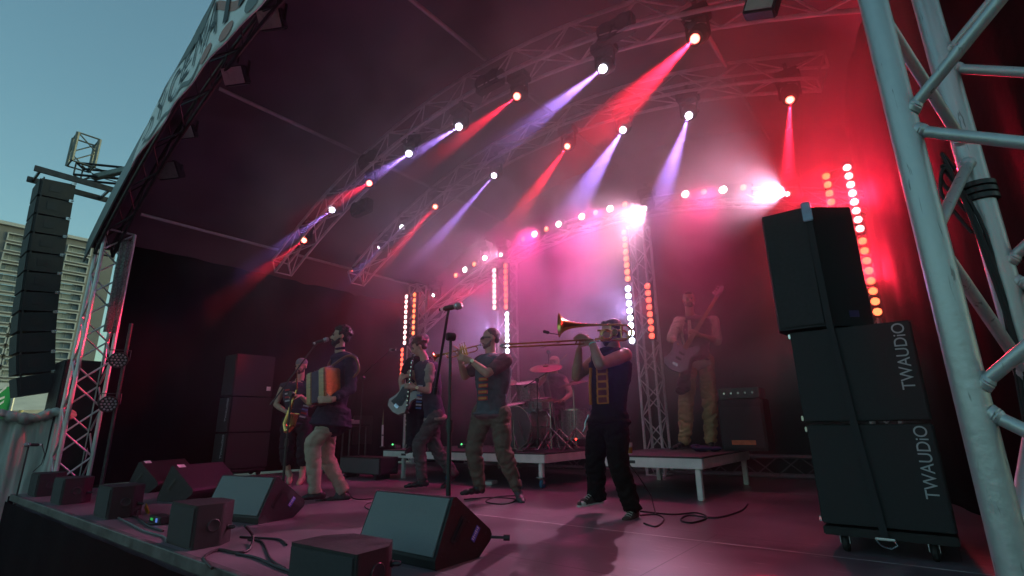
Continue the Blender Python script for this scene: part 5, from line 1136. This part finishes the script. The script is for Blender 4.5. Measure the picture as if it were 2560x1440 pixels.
MB().prism([pD(1719, 800, D6-.17), pD(1726, 800, D6-.17), pD(1731, 848, D6-.19), pD(1720, 848, D6-.19)], Vector(HV)*-.01).build('shirt_front', fabric('cream_shirt', (.62, .56, .48)), s.t)
s.trousers(fabric('khaki_trousers', (.46, .32, .16)), (.114, .098, .078), fold=.024, seed=30)
s.foot('lhe', 'lt', 'la', SHOE); s.foot('rhe', 'rt', 'ra', SHOE)
jk = MB(); jk.cap(pD(1722, 905, D6-.16), pD(1702, 975, D6-.20), .055, .07, 12); jk.cap(pD(1716, 905, D6-.15), pD(1716, 970, D6-.2), .05, .06, 12); jk.cap(pD(1760, 893, D6-.13), pD(1712, 900, D6-.16), .03, .04, 10); remesh(jk, 'tied_jacket', fabric('maroon_jacket', (.045, .025, .035)), s.t, .013, 3, .02)
def guitar(label, name, body_c, head_p, nrm, col, mat_, scale=1.0, pick=PLASTIC):
    g_ = thing(name, label, 'guitar', body_c); dn = (head_p-body_c).normalized(); nrm = Vector(nrm); nrm = (nrm-dn*nrm.dot(dn)).normalized(); w_ = dn.cross(nrm)
    L_ = (head_p-body_c).length
    out = [(-.24, 0), (-.22, .10), (-.13, .165), (-.03, .135), (.03, .12), (.10, .15), (.20, .17), (.235, .125), (.17, .075), (.13, .03), (.13, -.03), (.15, -.07), (.16, -.13), (.10, -.165), (.02, -.125), (-.06, -.135), (-.15, -.165), (-.22, -.11)]
    MB().prism([body_c+dn*a*scale+w_*b*scale-nrm*.02 for a, b in out], nrm*.042).build('body', mat_, g_, bevel=.008)
    MB().prism([body_c+dn*a*scale+w_*b*scale+nrm*.0225 for a, b in [(-.15, -.12), (-.05, -.10), (.10, -.13), (.12, -.03), (.0, .04), (-.10, .06), (-.16, 0)]], nrm*.003).build('pickguard', pick, g_)
    for u in (-.06, .02): MB().box(body_c+dn*u*scale+nrm*.027, (.03, .075, .010), Matrix((dn, w_, nrm)).transposed(), bev=.003).build('pickup', PLASTIC, g_)
    MB().box(body_c-dn*.15*scale+nrm*.026, (.04, .07, .012), Matrix((dn, w_, nrm)).transposed(), bev=.003).build('bridge', STEEL, g_)
    nk = MB(); nk.prism([body_c+dn*.10+w_*.030+nrm*.012, body_c+dn*.10-w_*.030+nrm*.012, body_c+dn*(L_-.16)-w_*.021+nrm*.012, body_c+dn*(L_-.16)+w_*.021+nrm*.012], nrm*.022); nk.build('neck', M('maple', (.30, .15, .07), .4, var=.15), g_, bevel=.004)
    hd = MB(); h0 = body_c+dn*(L_-.17); hd.prism([h0+w_*.022+nrm*.01, h0-w_*.022+nrm*.01, h0-w_*.045+dn*.05+nrm*.01, h0-w_*.035+dn*.19+nrm*.01, h0+w_*.01+dn*.22+nrm*.01, h0+w_*.03+dn*.14+nrm*.01], nrm*.016); hd.build('headstock', mat_, g_, bevel=.004)
    for i in range(4): q = h0+dn*(.05+.04*i)-w_*(.043-.002*i)+nrm*.018; MB().cyl(q, q-w_*.03, .004, n=6).box(q-w_*.035, (.022, .008, .014), Matrix((dn, w_, nrm)).transposed(), bev=.002).build('tuning_peg', STEEL, g_)
    st = MB()
    for i in range(4): st.tube([body_c-dn*.14+w_*(-.018+.012*i)+nrm*.036, h0+dn*(.05+.03*i)+w_*(-.012+.008*i)+nrm*.032], .0012, 4)
    st.build('strings', STEEL, g_); return g_
bg = guitar('pale bodied bass guitar held upright by the player on the right riser', 'bass_guitar', pD(1702, 888, D6-.26), pD(1805, 722, D6-.30), IMG(-.25, -1, .1), None, M('violet_white_lacquer', (.28, .24, .31), .25, var=.1, coat=.5), .98, M('violet_pickguard', (.30, .24, .34), .35, var=.1))
# -------------------------------------------------- 7 guitarist hidden behind the clarinet player
D7 = float(np.dot(np.array(pz(1050, 1133, .4)), HV))
s = Person('guitarist in cap and dark clothes half hidden behind the clarinet player', (1050, 1133), D7, dict(
    nk=(1052, 885), ls=(1072, 902, .06), rs=(1026, 904, -.02), le=(1070, 945, -.05), lw=(1046, 935, -.2), re=(1003, 945, -.05), rw=(1004, 975, -.18),
    lh=(1054, 1000, 0), rh=(1032, 1000, 0), lk=(1056, 1064, 0), la=(1056, 1120, 0), rk=(1030, 1064, 0), ra=(1030, 1120, 0), lt=(1044, 1136, -.15), lhe=(1058, 1130, 0), rt=(1016, 1136, -.15), rhe=(1030, 1130, 0)), SKP, .96)
hc = pD(1056, 856, D7); P, R = head(s.body, hc, IMG(-.75, -.6, -.15), (0, 0, 1), 1.0)
s.neck(hc+Vector((0, 0, -.03))); s.torso(s.body, .92); s.limb('ls', 'le', 'lw', (.045, .038, .027)); s.limb('rs', 're', 'rw', (.045, .038, .027))
hand(s.body, s['rw'], IMG(.6, -.2, -.6), IMG(.1, 1, 0), .8, thumb=-1); hand(s.body, s['lw'], IMG(-.6, -.5, .1), IMG(.1, 1, 0), .9)
s.finish(.012); cp = MB(); cp.ell(P(0, -.010, .050), (.080, .094, .072), R, 18); cp.cap(P(-.03, .10, .045), P(.03, .10, .045), .012, .012, 8); remesh(cp, 'cap', fabric('grey_cap_cloth', (.2, .2, .21)), s.t, .010, 2, .002, post=capcut)
s.top(fabric('black_shirt', (.022, .02, .026)), 1.12, [('ls', 'le', 'lw', .6), ('rs', 're', 'rw', .6)], hem=.05, name='shirt'); s.trousers(fabric('black_cotton', (.02, .02, .026)), (.10, .085, .07), fold=.016, seed=2)
for a_ in ('l', 'r'): s.foot(a_+'he', a_+'t', a_+'a', SHOE)
guitar('white electric guitar hanging behind the clarinet', 'electric_guitar', pD(1012, 995, D7-.24), pD(1090, 905, D7-.2), IMG(-.35, -1, .1), None, M('cream_lacquer', (.36, .33, .28), .25, var=.08, coat=.5), .95)
# -------------------------------------------------- 8 drummer
YD = 6.75
def dY(px, py, y=YD): return pY(px, py, y)
DD = float(np.dot(np.array(dY(1385, 905)), HV))
s = Person('drummer in tan cap sitting behind the drum kit with raised sticks', (1388, 1110), DD, dict(
    nk=(1386, 932), ls=(1410, 946, .08), rs=(1362, 944, -.04), le=(1428, 985, -.05), lw=(1408, 1000, -.30), re=(1345, 962, -.22), rw=(1366, 936, -.36),
    lh=(1402, 1030, .05), rh=(1376, 1030, 0), lk=(1424, 1050, -.42), la=(1424, 1115, -.40), rk=(1380, 1050, -.42), ra=(1378, 1115, -.42),
    lt=(1418, 1128, -.60), lhe=(1424, 1122, -.38), rt=(1372, 1128, -.62), rhe=(1378, 1122, -.42)), SKT, .97)
hc = pD(1386, 908, DD-.02); P, R = head(s.body, hc, IMG(-.35, -.93, -.05), (0, 0, 1), 1.0)
s.neck(hc+Vector((0, 0, -.03))); s.torso(s.body, .95); s.limb('ls', 'le', 'lw', (.048, .040, .027)); s.limb('rs', 're', 'rw', (.048, .040, .027)); s.limb('lh', 'lk', 'la', (.07, .05, .036)); s.limb('rh', 'rk', 'ra', (.07, .05, .036))
hand(s.body, s['lw'], IMG(-.5, -.8, 0), IMG(0, 0, -1), 1.2); hand(s.body, s['rw'], IMG(.2, -.6, .7), IMG(.6, -.2, -.5), 1.2, thumb=-1)
s.finish(.013); cp = MB(); cp.ell(P(0, -.010, .050), (.080, .094, .070), R, 18); cp.ell(P(0, .10, .05), (.06, .05, .008), R, 12); remesh(cp, 'cap', fabric('tan_cap_cloth', (.45, .33, .24)), s.t, .010, 2, .002, post=capcut); s.eyes(P)
s.top(fabric('dark_tank_top', (.03, .025, .035)), 1.12, name='tank_top', hem=.05); s.trousers(fabric('black_cotton', (.02, .02, .026)), (.10, .08, .066), fold=.016, seed=8)
for a_ in ('l', 'r'): s.foot(a_+'he', a_+'t', a_+'a', SHOE)
for w_, e_, lab in (('rw', pD(1418, 885, DD-.30), 'raised wooden drumstick in the drummer right hand'), ('lw', pD(1385, 1006, DD-.5), 'lowered wooden drumstick in the drummer left hand')):
    o = MB().tube([s[w_]-(e_-s[w_]).normalized()*.06, e_], [.0075, .005], 8).ell(e_, .007, n=8).build('drumstick', M('hickory', (.5, .36, .22), .5), smooth=True); tag(o, lab, 'drumstick', 'drumsticks')
# ================================================================== DRUM KIT, STANDS, CABLES
DG = 'drums of the kit'
SHELL = M('silver_sparkle_shell', (.30, .28, .27), .35, metal=.3, var=.35, scale=40, bump=.05, coat=.4); SKIND = M('drum_head', (.58, .55, .52), .5, var=.08, bump=0)
def drum(name, c, ax, r, h, label, lugs=8, legs=None, headm=SKIND):
    t = thing(name, label, 'drum', c, DG); ax = Vector(ax).normalized(); c = Vector(c); R = frame(ax)
    MB().lathe([(r*.97, 0), (r, .0), (r, h), (r*.97, h)], c, ax, n=32).build('shell', SHELL, t, smooth=True)
    for z in (0, h):
        MB().lathe([(r*1.01, z-.012), (r*1.045, z-.012), (r*1.045, z+.012), (r*1.01, z+.012)], c, ax, n=32).build('hoop', STEEL, t, smooth=True)
        MB().lathe([(0, z+(.004 if z else -.004)), (r*.99, z+(.004 if z else -.004))], c, ax, n=32).build('skin', headm, t, smooth=True)
    for k in range(lugs):
        a = 2*math.pi*k/lugs; q = c+R@Vector((math.cos(a)*r*1.03, math.sin(a)*r*1.03, 0)); MB().cyl(q+ax*.0, q+ax*h, .004, n=6).box(q+ax*h*.5, (.02, .02, min(.06, h*.4)), R, bev=.004).build('lug', STEEL, t)
    return t
zR = .41
bd = pY(1290, 1070, 5.75); drum('bass_drum', (bd.x, bd.y, zR+.30), (.12, 1, 0), .28, .42, 'large grey bass drum seen behind the trumpet player legs', 8, headm=M('bass_drum_skin', (.13, .11, .12), .5, var=.1))
tq = pY(1322, 975, 5.95); drum('tom_drum', (tq.x, tq.y, tq.z-.11), (.05, -.25, 1), .165, .21, 'rack tom mounted highest above the bass drum', 6)
tq = pY(1352, 1010, 6.0); drum('snare_drum', (tq.x, tq.y, tq.z-.07), (.0, -.12, 1), .17, .14, 'shallow snare drum to the right of the toms', 8)
tq = pY(1287, 1022, 6.0); drum('tom_drum', (tq.x, tq.y, tq.z-.11), (.0, -.18, 1), .18, .17, 'small tom just behind the trumpet player hip', 6)
tq = pY(1440, 1060, 6.3); drum('floor_tom', (tq.x, tq.y, zR+.14), (0, 0, 1), .20, .38, 'floor tom in the dark at the right of the kit', 6)
CYM = M('bronze_cymbal', (.16, .11, .07), .45, metal=1, var=.2, scale=5, bump=.1)
def cymbal(p, r, tilt, label, foot):
    t = thing('cymbal', label, 'cymbal', p, 'cymbals of the drum kit'); p = Vector(p); ax = Vector(tilt).normalized()
    MB().lathe([(r, -.012), (r*.6, .004), (r*.2, .014), (r*.17, .028), (.01, .036), (.01, .033), (r*.15, .024), (r*.2, .010), (r*.6, .0), (r, -.014)], p, ax, n=36).build('plate', CYM, t, smooth=True)
    MB().cyl((foot[0], foot[1], zR+.02), p-Vector((0, 0, .0)), .011, .009, n=10).cyl(p, p+ax*.06, .006, n=8).build('stand_tube', STEEL, t, smooth=True)
    for k in range(3): a = k*2.09+.4; MB().tube([(foot[0], foot[1], zR+.28), (foot[0]+math.cos(a)*.27, foot[1]+math.sin(a)*.27, zR+.015)], .009, 8).build('leg', STEEL, t, smooth=True)
a = pY(1365, 918, 5.85); cymbal(a, .23, (.15, -.35, 1), 'dark crash cymbal in front of the drummer cap', (a.x+.1, a.y+.1))
a = pY(1432, 958, 5.9); cymbal(a, .21, (-.1, -.2, 1), 'cymbal on the straight stand right of the drummer', (a.x, a.y+.02))
a = pY(1375, 1000, 5.7); cymbal(a, .17, (.0, -.1, 1), 'small hi-hat cymbal on the nearest stand', (a.x, a.y))
a = pY(1262, 955, 6.3); cymbal(a, .20, (.2, -.3, 1), 'cymbal partly hidden behind the trumpet player back', (a.x, a.y))
st = thing('drum_hardware', 'tangle of chrome pedals and stands under the drum kit', 'drum hardware', (-4.1, 5.8, zR)); hw = random.Random(11)
for i in range(16):
    x_, y_ = -4.7+hw.random()*1.2, 5.55+hw.random()*.9; z_ = zR+.02
    MB().tube([(x_, y_, z_), (x_+hw.uniform(-.15, .15), y_+hw.uniform(-.15, .15), z_+hw.uniform(.12, .45))], .008, 6).build('tube', STEEL if i % 3 else DKMET, st, smooth=True)
o = MB().box((-4.25, 5.62, zR+.03), (.10, .28, .015), Matrix.Rotation(.12, 3, 'X'), bev=.004).box((-4.25, 5.62, zR+.01), (.12, .30, .008)).build('pedal', STEEL, st)
a = pY(1440, 1098, 5.8); o = MB().ell(a, .012, n=8).build('red_indicator_lamp', EM('indicator_red', (1, .03, .02), 6), smooth=True); tag(o, 'tiny red indicator light at the foot of the drum kit', 'light')
# pink boom stand over the toms
a, b_, ft = pY(1318, 963, 5.6), pY(1370, 930, 5.75), pY(1345, 1120, 5.62)
mic_stand((ft.x, ft.y, zR), pY(1343, 950, 5.65), b_, 'chrome boom stand reaching over the toms', boom=(a, b_), r=.009, foot='tri', mic=None)
a = pY(1371, 860, 6.1); mic_stand((a.x, a.y, zR), pY(1371, 880, 6.1), pY(1356, 868, 6.1), 'thin stand rising behind the trombone slide', boom=(pY(1392, 858, 6.15), pY(1352, 870, 6.05)), r=.006, foot='tri', mic=None)
# microphone stands at the front
DM = 3.5
b_ = pD(1121, 1240, DM); b_.z = 0; tp_ = pD(1127, 842, DM)
mic_stand(b_, tp_, pD(1156, 763, DM-.1), 'empty black microphone stand at the centre front', boom=(pD(1090, 968, DM+.12), pD(1118, 792, DM-.06)), r=.0125, foot='round', mic=(pD(1082, 778, DM-.05), pD(1156, 763, DM-.12)))
b_ = pz(708, 1205, 0); DS = pz0(708, 1205); tp_ = pD(722, 940, D1-.15)
b2_ = pD(708, 1200, D1-.15)
mic_stand((b2_.x, b2_.y, 0), pD(728, 985, D1-.15), pD(822, 847, D1-.14), 'black boom stand holding the microphone for the bearded singer', boom=(pD(684, 1002, D1-.12), pD(786, 866, D1-.16)), r=.0105, foot='round', mic=(pD(772, 861, D1-.2), pD(824, 845, D1-.14)))
a = pY(975, 875, 5.0); mic_stand((pY(905, 1000, 5.0).x, 5.0, 0), pY(908, 945, 5.0), pY(975, 875, 5.0), 'thin black boom stand pointing at the clarinet player', boom=(pY(892, 950, 5.0), pY(975, 876, 5.0)), r=.008, foot='tri', mic=(pY(998, 873, 5.0), pY(974, 874, 5.0)))
# upright white tube standing on the riser, keyboard stand, cup
p0, p1 = pY(955, 1126, 5.7), pY(957, 1062, 5.7); t = thing('strip_light', 'thin white upright tube standing on the left end of the wide riser', 'light tube', (p0.x, p0.y, .41))
MB().cyl((p0.x, p0.y, .42), (p1.x, p1.y, p1.z), .017, n=12).build('tube', M('white_plastic', (.62, .64, .62), .4, var=.1, bump=0), t, smooth=True); MB().cyl((p0.x, p0.y, p0.z+.24), (p0.x, p0.y, p0.z+.26), .019).cyl((p0.x, p0.y, .41), (p0.x, p0.y, .43), .04).build('collar', PLASTIC, t)
MB().lathe([(.016, 0), (.010, .12), (.002, .26)], (p1.x, p1.y, p1.z), (0, 0, 1), n=12).build('tip', M('green_plastic', (.10, .20, .08), .5), t, smooth=True)
p0 = pY(1573, 1130, 5.42); t = thing('drink_cup', 'plastic cup with beer left on the corner of the smaller riser', 'cup', (p0.x, p0.y, .401))
MB().lathe([(0, 0), (.032, 0), (.040, .10), (.041, .125), (.039, .125), (.038, .10), (.030, .004), (0, .004)], (p0.x, p0.y, .402), (0, 0, 1), n=20).build('cup_wall', M('clear_plastic', (.55, .53, .5), .25, var=.05, bump=0), t, smooth=True)
MB().lathe([(.0345, .012), (.0395, .075), (0, .076)], (p0.x, p0.y, .403), (0, 0, 1), n=20).build('beer', M('beer_amber', (.40, .16, .03), .2, bump=0), t, smooth=True); MB().lathe([(.0405, .088), (.0415, .122)], (p0.x, p0.y, .403), (0, 0, 1), n=20).build('band', M('cup_print', (.6, .6, .62), .4), t, smooth=True)
p0 = pY(855, 1060, 5.2); t = thing('keyboard_table', 'small dark table with silver gear behind the singer', 'table', (p0.x, 5.2, 0))
MB().box((p0.x, 5.3, p0.z-.03), (.75, .4, .03), bev=.005).build('tabletop', PLASTIC, t)
for sx_ in (-.34, .34):
    for sy_ in (-.16, .16): MB().cyl((p0.x+sx_, 5.3+sy_, 0), (p0.x+sx_, 5.3+sy_, p0.z-.04), .015, n=8).build('leg', DKMET, t, smooth=True)
t = thing('keyboard', 'silver keyboard lying on the small dark table', 'keyboard', (p0.x, 5.25, p0.z)); MB().box((p0.x, 5.25, p0.z+.03), (.62, .24, .06), bev=.008).build('case', M('silver_case', (.35, .34, .36), .4, metal=.5), t)
for k in range(10): MB().box((p0.x-.27+.06*k, 5.17, p0.z+.064), (.05, .12, .01), bev=.002).build('key', TAPE, t)
# effects pedals at the guitarist feet, dark case
for i, (px_, lab) in enumerate(((975, 'small effects pedal with green light left of the clarinet player'), (1148, 'effects pedal board glowing green left of the bass drum'), (1168, 'chrome effects pedal beside the green glowing one'))):
    q = pz(px_, 1121, .41); t = thing('effects_pedal', lab, 'effects pedal', q, 'effects pedals on the wide riser'); MB().box(q+Vector((0, .1, .03)), (.16, .12, .05), bev=.008).build('case', (STEEL, DKMET, STEEL)[i], t); MB().ell(q+Vector((0, .05, .058)), .006 if i == 2 else .014, n=8).build('indicator', EM('green_indicator', (.12, 1, .25), 1.2), t, smooth=True)
    for k in (-.04, .04): MB().cyl(q+Vector((k, .13, .055)), q+Vector((k, .13, .075)), .01, n=10).build('knob', PLASTIC, t, smooth=True)
q = pz(1212, 1212, 0); o = MB().box(q+Vector((0, .1, .02)), (.14, .2, .04), Matrix.Rotation(.3, 3, 'Z'), bev=.006).build('power_strip', M('white_plastic', (.6, .6, .6))); tag(o, 'white power strip on the floor behind the trumpet player foot', 'power strip')
q = pz(395, 1308, 0); t = thing('junction_box', 'small connector box with green and blue lights on the cable run', 'box', q); MB().box(q+Vector((0, .02, .03)), (.26, .10, .055), bev=.006).build('case', PLASTIC, t)
MB().box(q+Vector((-.06, -.031, .03)), (.05, .004, .018)).build('green_light', EM('green_glow', (.05, 1, .15), .2), t); MB().box(q+Vector((.05, -.032, .03)), (.03, .004, .03)).build('blue_light', EM('blue_glow', (.15, .3, 1), .35), t)
q = pz(366, 1283, 0); o = MB().box(q+Vector((0, 0, .03)), (.13, .01, .05), Matrix.Rotation(.5, 3, 'Y'), bev=.003).build('tape_flag', M('yellow_tape', (.65, .34, .03), .6)); tag(o, 'strip of yellow tape stuck round the cables on the stage edge', 'tape')
# cables -----------------------------------------------------------------
CAB = M('cable_rubber', (.016, .016, .017), .5, var=.2, bump=.05)
def cable(pts, label, r=.007, mat=CAB, z=None, seed=0):
    P_ = [pz(a[0], a[1], a[2] if len(a) > 2 else 0)+Vector((0, 0, r)) for a in pts]; out = []
    n = len(P_)
    for i in range(n-1):
        p0_, p1_, p2_, p3_ = P_[max(i-1, 0)], P_[i], P_[i+1], P_[min(i+2, n-1)]
        for k in range(8):
            u = k/8; out.append(.5*((2*p1_)+(p2_-p0_)*u+(2*p0_-5*p1_+4*p2_-p3_)*u*u+(3*p1_-p0_-3*p2_+p3_)*u**3))
    out.append(P_[-1]); o = MB().tube(out, r, 6).build('cable', mat, smooth=True); tag(o, label, 'cable', 'cables on the stage floor'); return o
cable([(612, 1318, .12), (632, 1345, .03), (622, 1378), (590, 1385), (545, 1378), (510, 1398), (530, 1425)], 'thick black cable hooked into the small speaker, looping on the red floor', .0085)
cable([(600, 1345), (660, 1348), (700, 1352), (716, 1365)], 'thin cable running toward the nearest small speaker', .007)
cable([(590, 1388), (640, 1398), (690, 1420), (740, 1438)], 'thick cable running right below the left large monitor', .008)
cable([(620, 1352), (655, 1358), (676, 1400), (712, 1424)], 'cable bending down between the two front boxes', .0065)
cable([(352, 1244, .1), (345, 1300), (380, 1312), (430, 1306)], 'cable from the third small speaker to the connector box', .0065)
cable([(282, 1290), (322, 1310), (360, 1330), (410, 1345), (415, 1358)], 'grey cable lying along the stage edge at the left', .0075, M('grey_cable', (.12, .13, .13), .5))
cable([(300, 1285), (340, 1296), (372, 1318), (408, 1330)], 'second grey cable lying along the stage edge at the left', .008)
cable([(1600, 1290), (1640, 1288), (1660, 1300), (1640, 1318), (1610, 1310)], 'black cable curling right of the trombone player shoe', .006)
cable([(1600, 1280), (1680, 1288), (1740, 1284), (1768, 1296), (1730, 1309), (1702, 1302), (1724, 1290), (1790, 1296), (1850, 1280), (1870, 1262)], 'black cable with a loop in front of the smaller riser', .0065)
cable([(1160, 1250), (1230, 1245), (1290, 1250), (1260, 1262), (1215, 1256), (1240, 1244), (1300, 1240)], 'black cable coiled by the trumpet player feet', .006)
cable([(870, 1230), (880, 1245), (905, 1250), (960, 1243), (1010, 1236)], 'thin cable trailing right from the singer heel', .005)
cable([(950, 1262), (925, 1258), (912, 1268), (935, 1278), (990, 1275)], 'thin cable loop behind the large centre monitor', .005)
def hang(pts, label, r=.005):
    o = MB().tube(pts, r, 6).build('hanging_cable', CAB, smooth=True); tag(o, label, 'cable')
hang([pD(1560, 880, D5-.1)]+[pD(1563+3*math.sin(i), 880+i*30, D5+.05) for i in range(1, 10)]+[pD(1596, 1190, D5+.2), pD(1628, 1240, D5+.4), pz(1640, 1288, 0)], 'thin black cable hanging from the trombone player back to the floor')
b_ = pX(105, 1112, -8.75)
hang([b_, b_+Vector((0, .02, -.05)), pX(112, 1135, -8.75), pX(104, 1160, -8.75), pX(82, 1180, -8.75)], 'thin cable looping from the pit microphone at far left')
b_ = pz(1757, 1128, .41); cl_ = MB(); cl_.ell(b_+Vector((0, .05, .03)), (.13, .07, .035), n=14); cl_.ell(b_+Vector((.1, .08, .025)), (.09, .06, .03), n=12); cl_.ell(b_+Vector((-.09, .03, .04)), (.06, .07, .045), n=12)
dm = thing('dropped_cloth', 'dark violet cloth heaped at the bass player feet', 'cloth', b_); remesh(cl_, 'cloth_heap', fabric('violet_cloth', (.06, .04, .10)), dm, .012, 2, .02)
# flight cases and gear in the dark left wing
for (px_, y_, w_, h_, lab) in ((480, 5.2, .7, .55, 'black equipment case in the dark wing behind the left monitors'), (860, 6.6, .5, .6, 'dark amplifier standing on the far left of the wide riser'), (250, 3.0, .5, .5, 'dark equipment case just inside the left truss tower')):
    q = pY(px_, 1150, y_); z0 = .4 if y_ == 6.6 else 0; t = thing('equipment_case', lab, 'case', (q.x, y_, z0))
    MB().box((q.x, y_+.25, z0+h_/2), (w_, .5, h_), bev=.01).build('box', BLACK, t); mbx = MB()
    for ex in (-1, 1): mbx.box((q.x+ex*w_/2, y_, z0+h_/2), (.03, .03, h_-.02), bev=.004)
    mbx.build('edge_trim', DKMET, t)
for (px_, lab) in ((305, 'short grey metal post in the left wing, left one'), (500, 'grey metal post near the left speaker stack'), (515, 'second grey metal post near the left speaker stack')):
    pass
q1, q2 = pX(60, 1385, -9.6), pX(10, 1300, -9.6)
o = MB().box((-8.2, 1.0, -1.0), (.9, .5, .5), bev=.03).build('pit_barrier_step', M('grey_step', (.12, .13, .14), .6, metal=.3)); tag(o, 'dark grey step with bolt holes in the pit at lower left', 'step')
# ================================================================== HAZE
hz = MB(); hz.box((-28, 10, 8), (64, 50, 20.6)); ho = hz.build('haze', None or bpy.data.materials.new('haze_air')); 
hm = ho.data.materials[0]; hm.use_nodes = True; t = hm.node_tree; t.nodes.clear()
ou = t.nodes.new('ShaderNodeOutputMaterial'); pv = t.nodes.new('ShaderNodeVolumePrincipled'); pv.inputs['Density'].default_value = HAZE; pv.inputs['Color'].default_value = (.9, .9, .92, 1)
pv.inputs['Anisotropy'].default_value = .0
t.links.new(pv.outputs[0], ou.inputs['Volume']); tag(ho, 'thin even haze in the air over the whole place', 'haze', kind='stuff')
# drifting smoke under the roof, denser than the open air
sm = MB(); sm.box((-4.4, 5.0, 2.75), (9.6, 6.2, 5.4)); so_ = sm.build('stage_smoke', bpy.data.materials.new('stage_smoke_air'))
hm = so_.data.materials[0]; hm.use_nodes = True; t = hm.node_tree; t.nodes.clear(); L = t.links.new
ou = t.nodes.new('ShaderNodeOutputMaterial'); pv = t.nodes.new('ShaderNodeVolumePrincipled'); pv.inputs['Color'].default_value = (.93, .9, .93, 1)
tc = t.nodes.new('ShaderNodeTexCoord'); nz = t.nodes.new('ShaderNodeTexNoise'); nz.inputs['Scale'].default_value = .8; nz.inputs['Detail'].default_value = 3; nz.inputs['Distortion'].default_value = .6
sp = t.nodes.new('ShaderNodeSeparateXYZ'); L(tc.outputs['Object'], sp.inputs[0])
def rng(src, a, b, c, d):
    m_ = t.nodes.new('ShaderNodeMapRange'); m_.interpolation_type = 'SMOOTHSTEP'
    for i, v in enumerate((a, b, c, d)): m_.inputs[i+1].default_value = v
    L(src, m_.inputs[0]); return m_.outputs[0]
def mul(a, b):
    m_ = t.nodes.new('ShaderNodeMath'); m_.operation = 'MULTIPLY'; L(a, m_.inputs[0]); L(b, m_.inputs[1]); return m_.outputs[0]
L(tc.outputs['Object'], nz.inputs[0])
hi = mul(rng(sp.outputs[2], 1.9, 3.9, 0, .46), rng(sp.outputs[1], 2.2, 4.0, .06, 1)); bk = mul(rng(sp.outputs[1], 4.9, 7.0, .02, 1), rng(sp.outputs[2], .3, 1.9, .15, 1))
mxn = t.nodes.new('ShaderNodeMath'); mxn.operation = 'MAXIMUM'; L(hi, mxn.inputs[0]); L(bk, mxn.inputs[1])
d_ = mul(rng(nz.outputs[0], .36, .68, .15, 1.0), mxn.outputs[0]); d_ = mul(d_, rng(sp.outputs[0], -9.2, -4.5, .06, 1))
mm_ = t.nodes.new('ShaderNodeMath'); mm_.operation = 'MULTIPLY'; mm_.inputs[1].default_value = SMOKE; L(d_, mm_.inputs[0])
L(mm_.outputs[0], pv.inputs['Density']); L(pv.outputs[0], ou.inputs['Volume'])
tag(so_, 'drifting stage smoke lit pink and violet under the roof', 'smoke', kind='stuff')
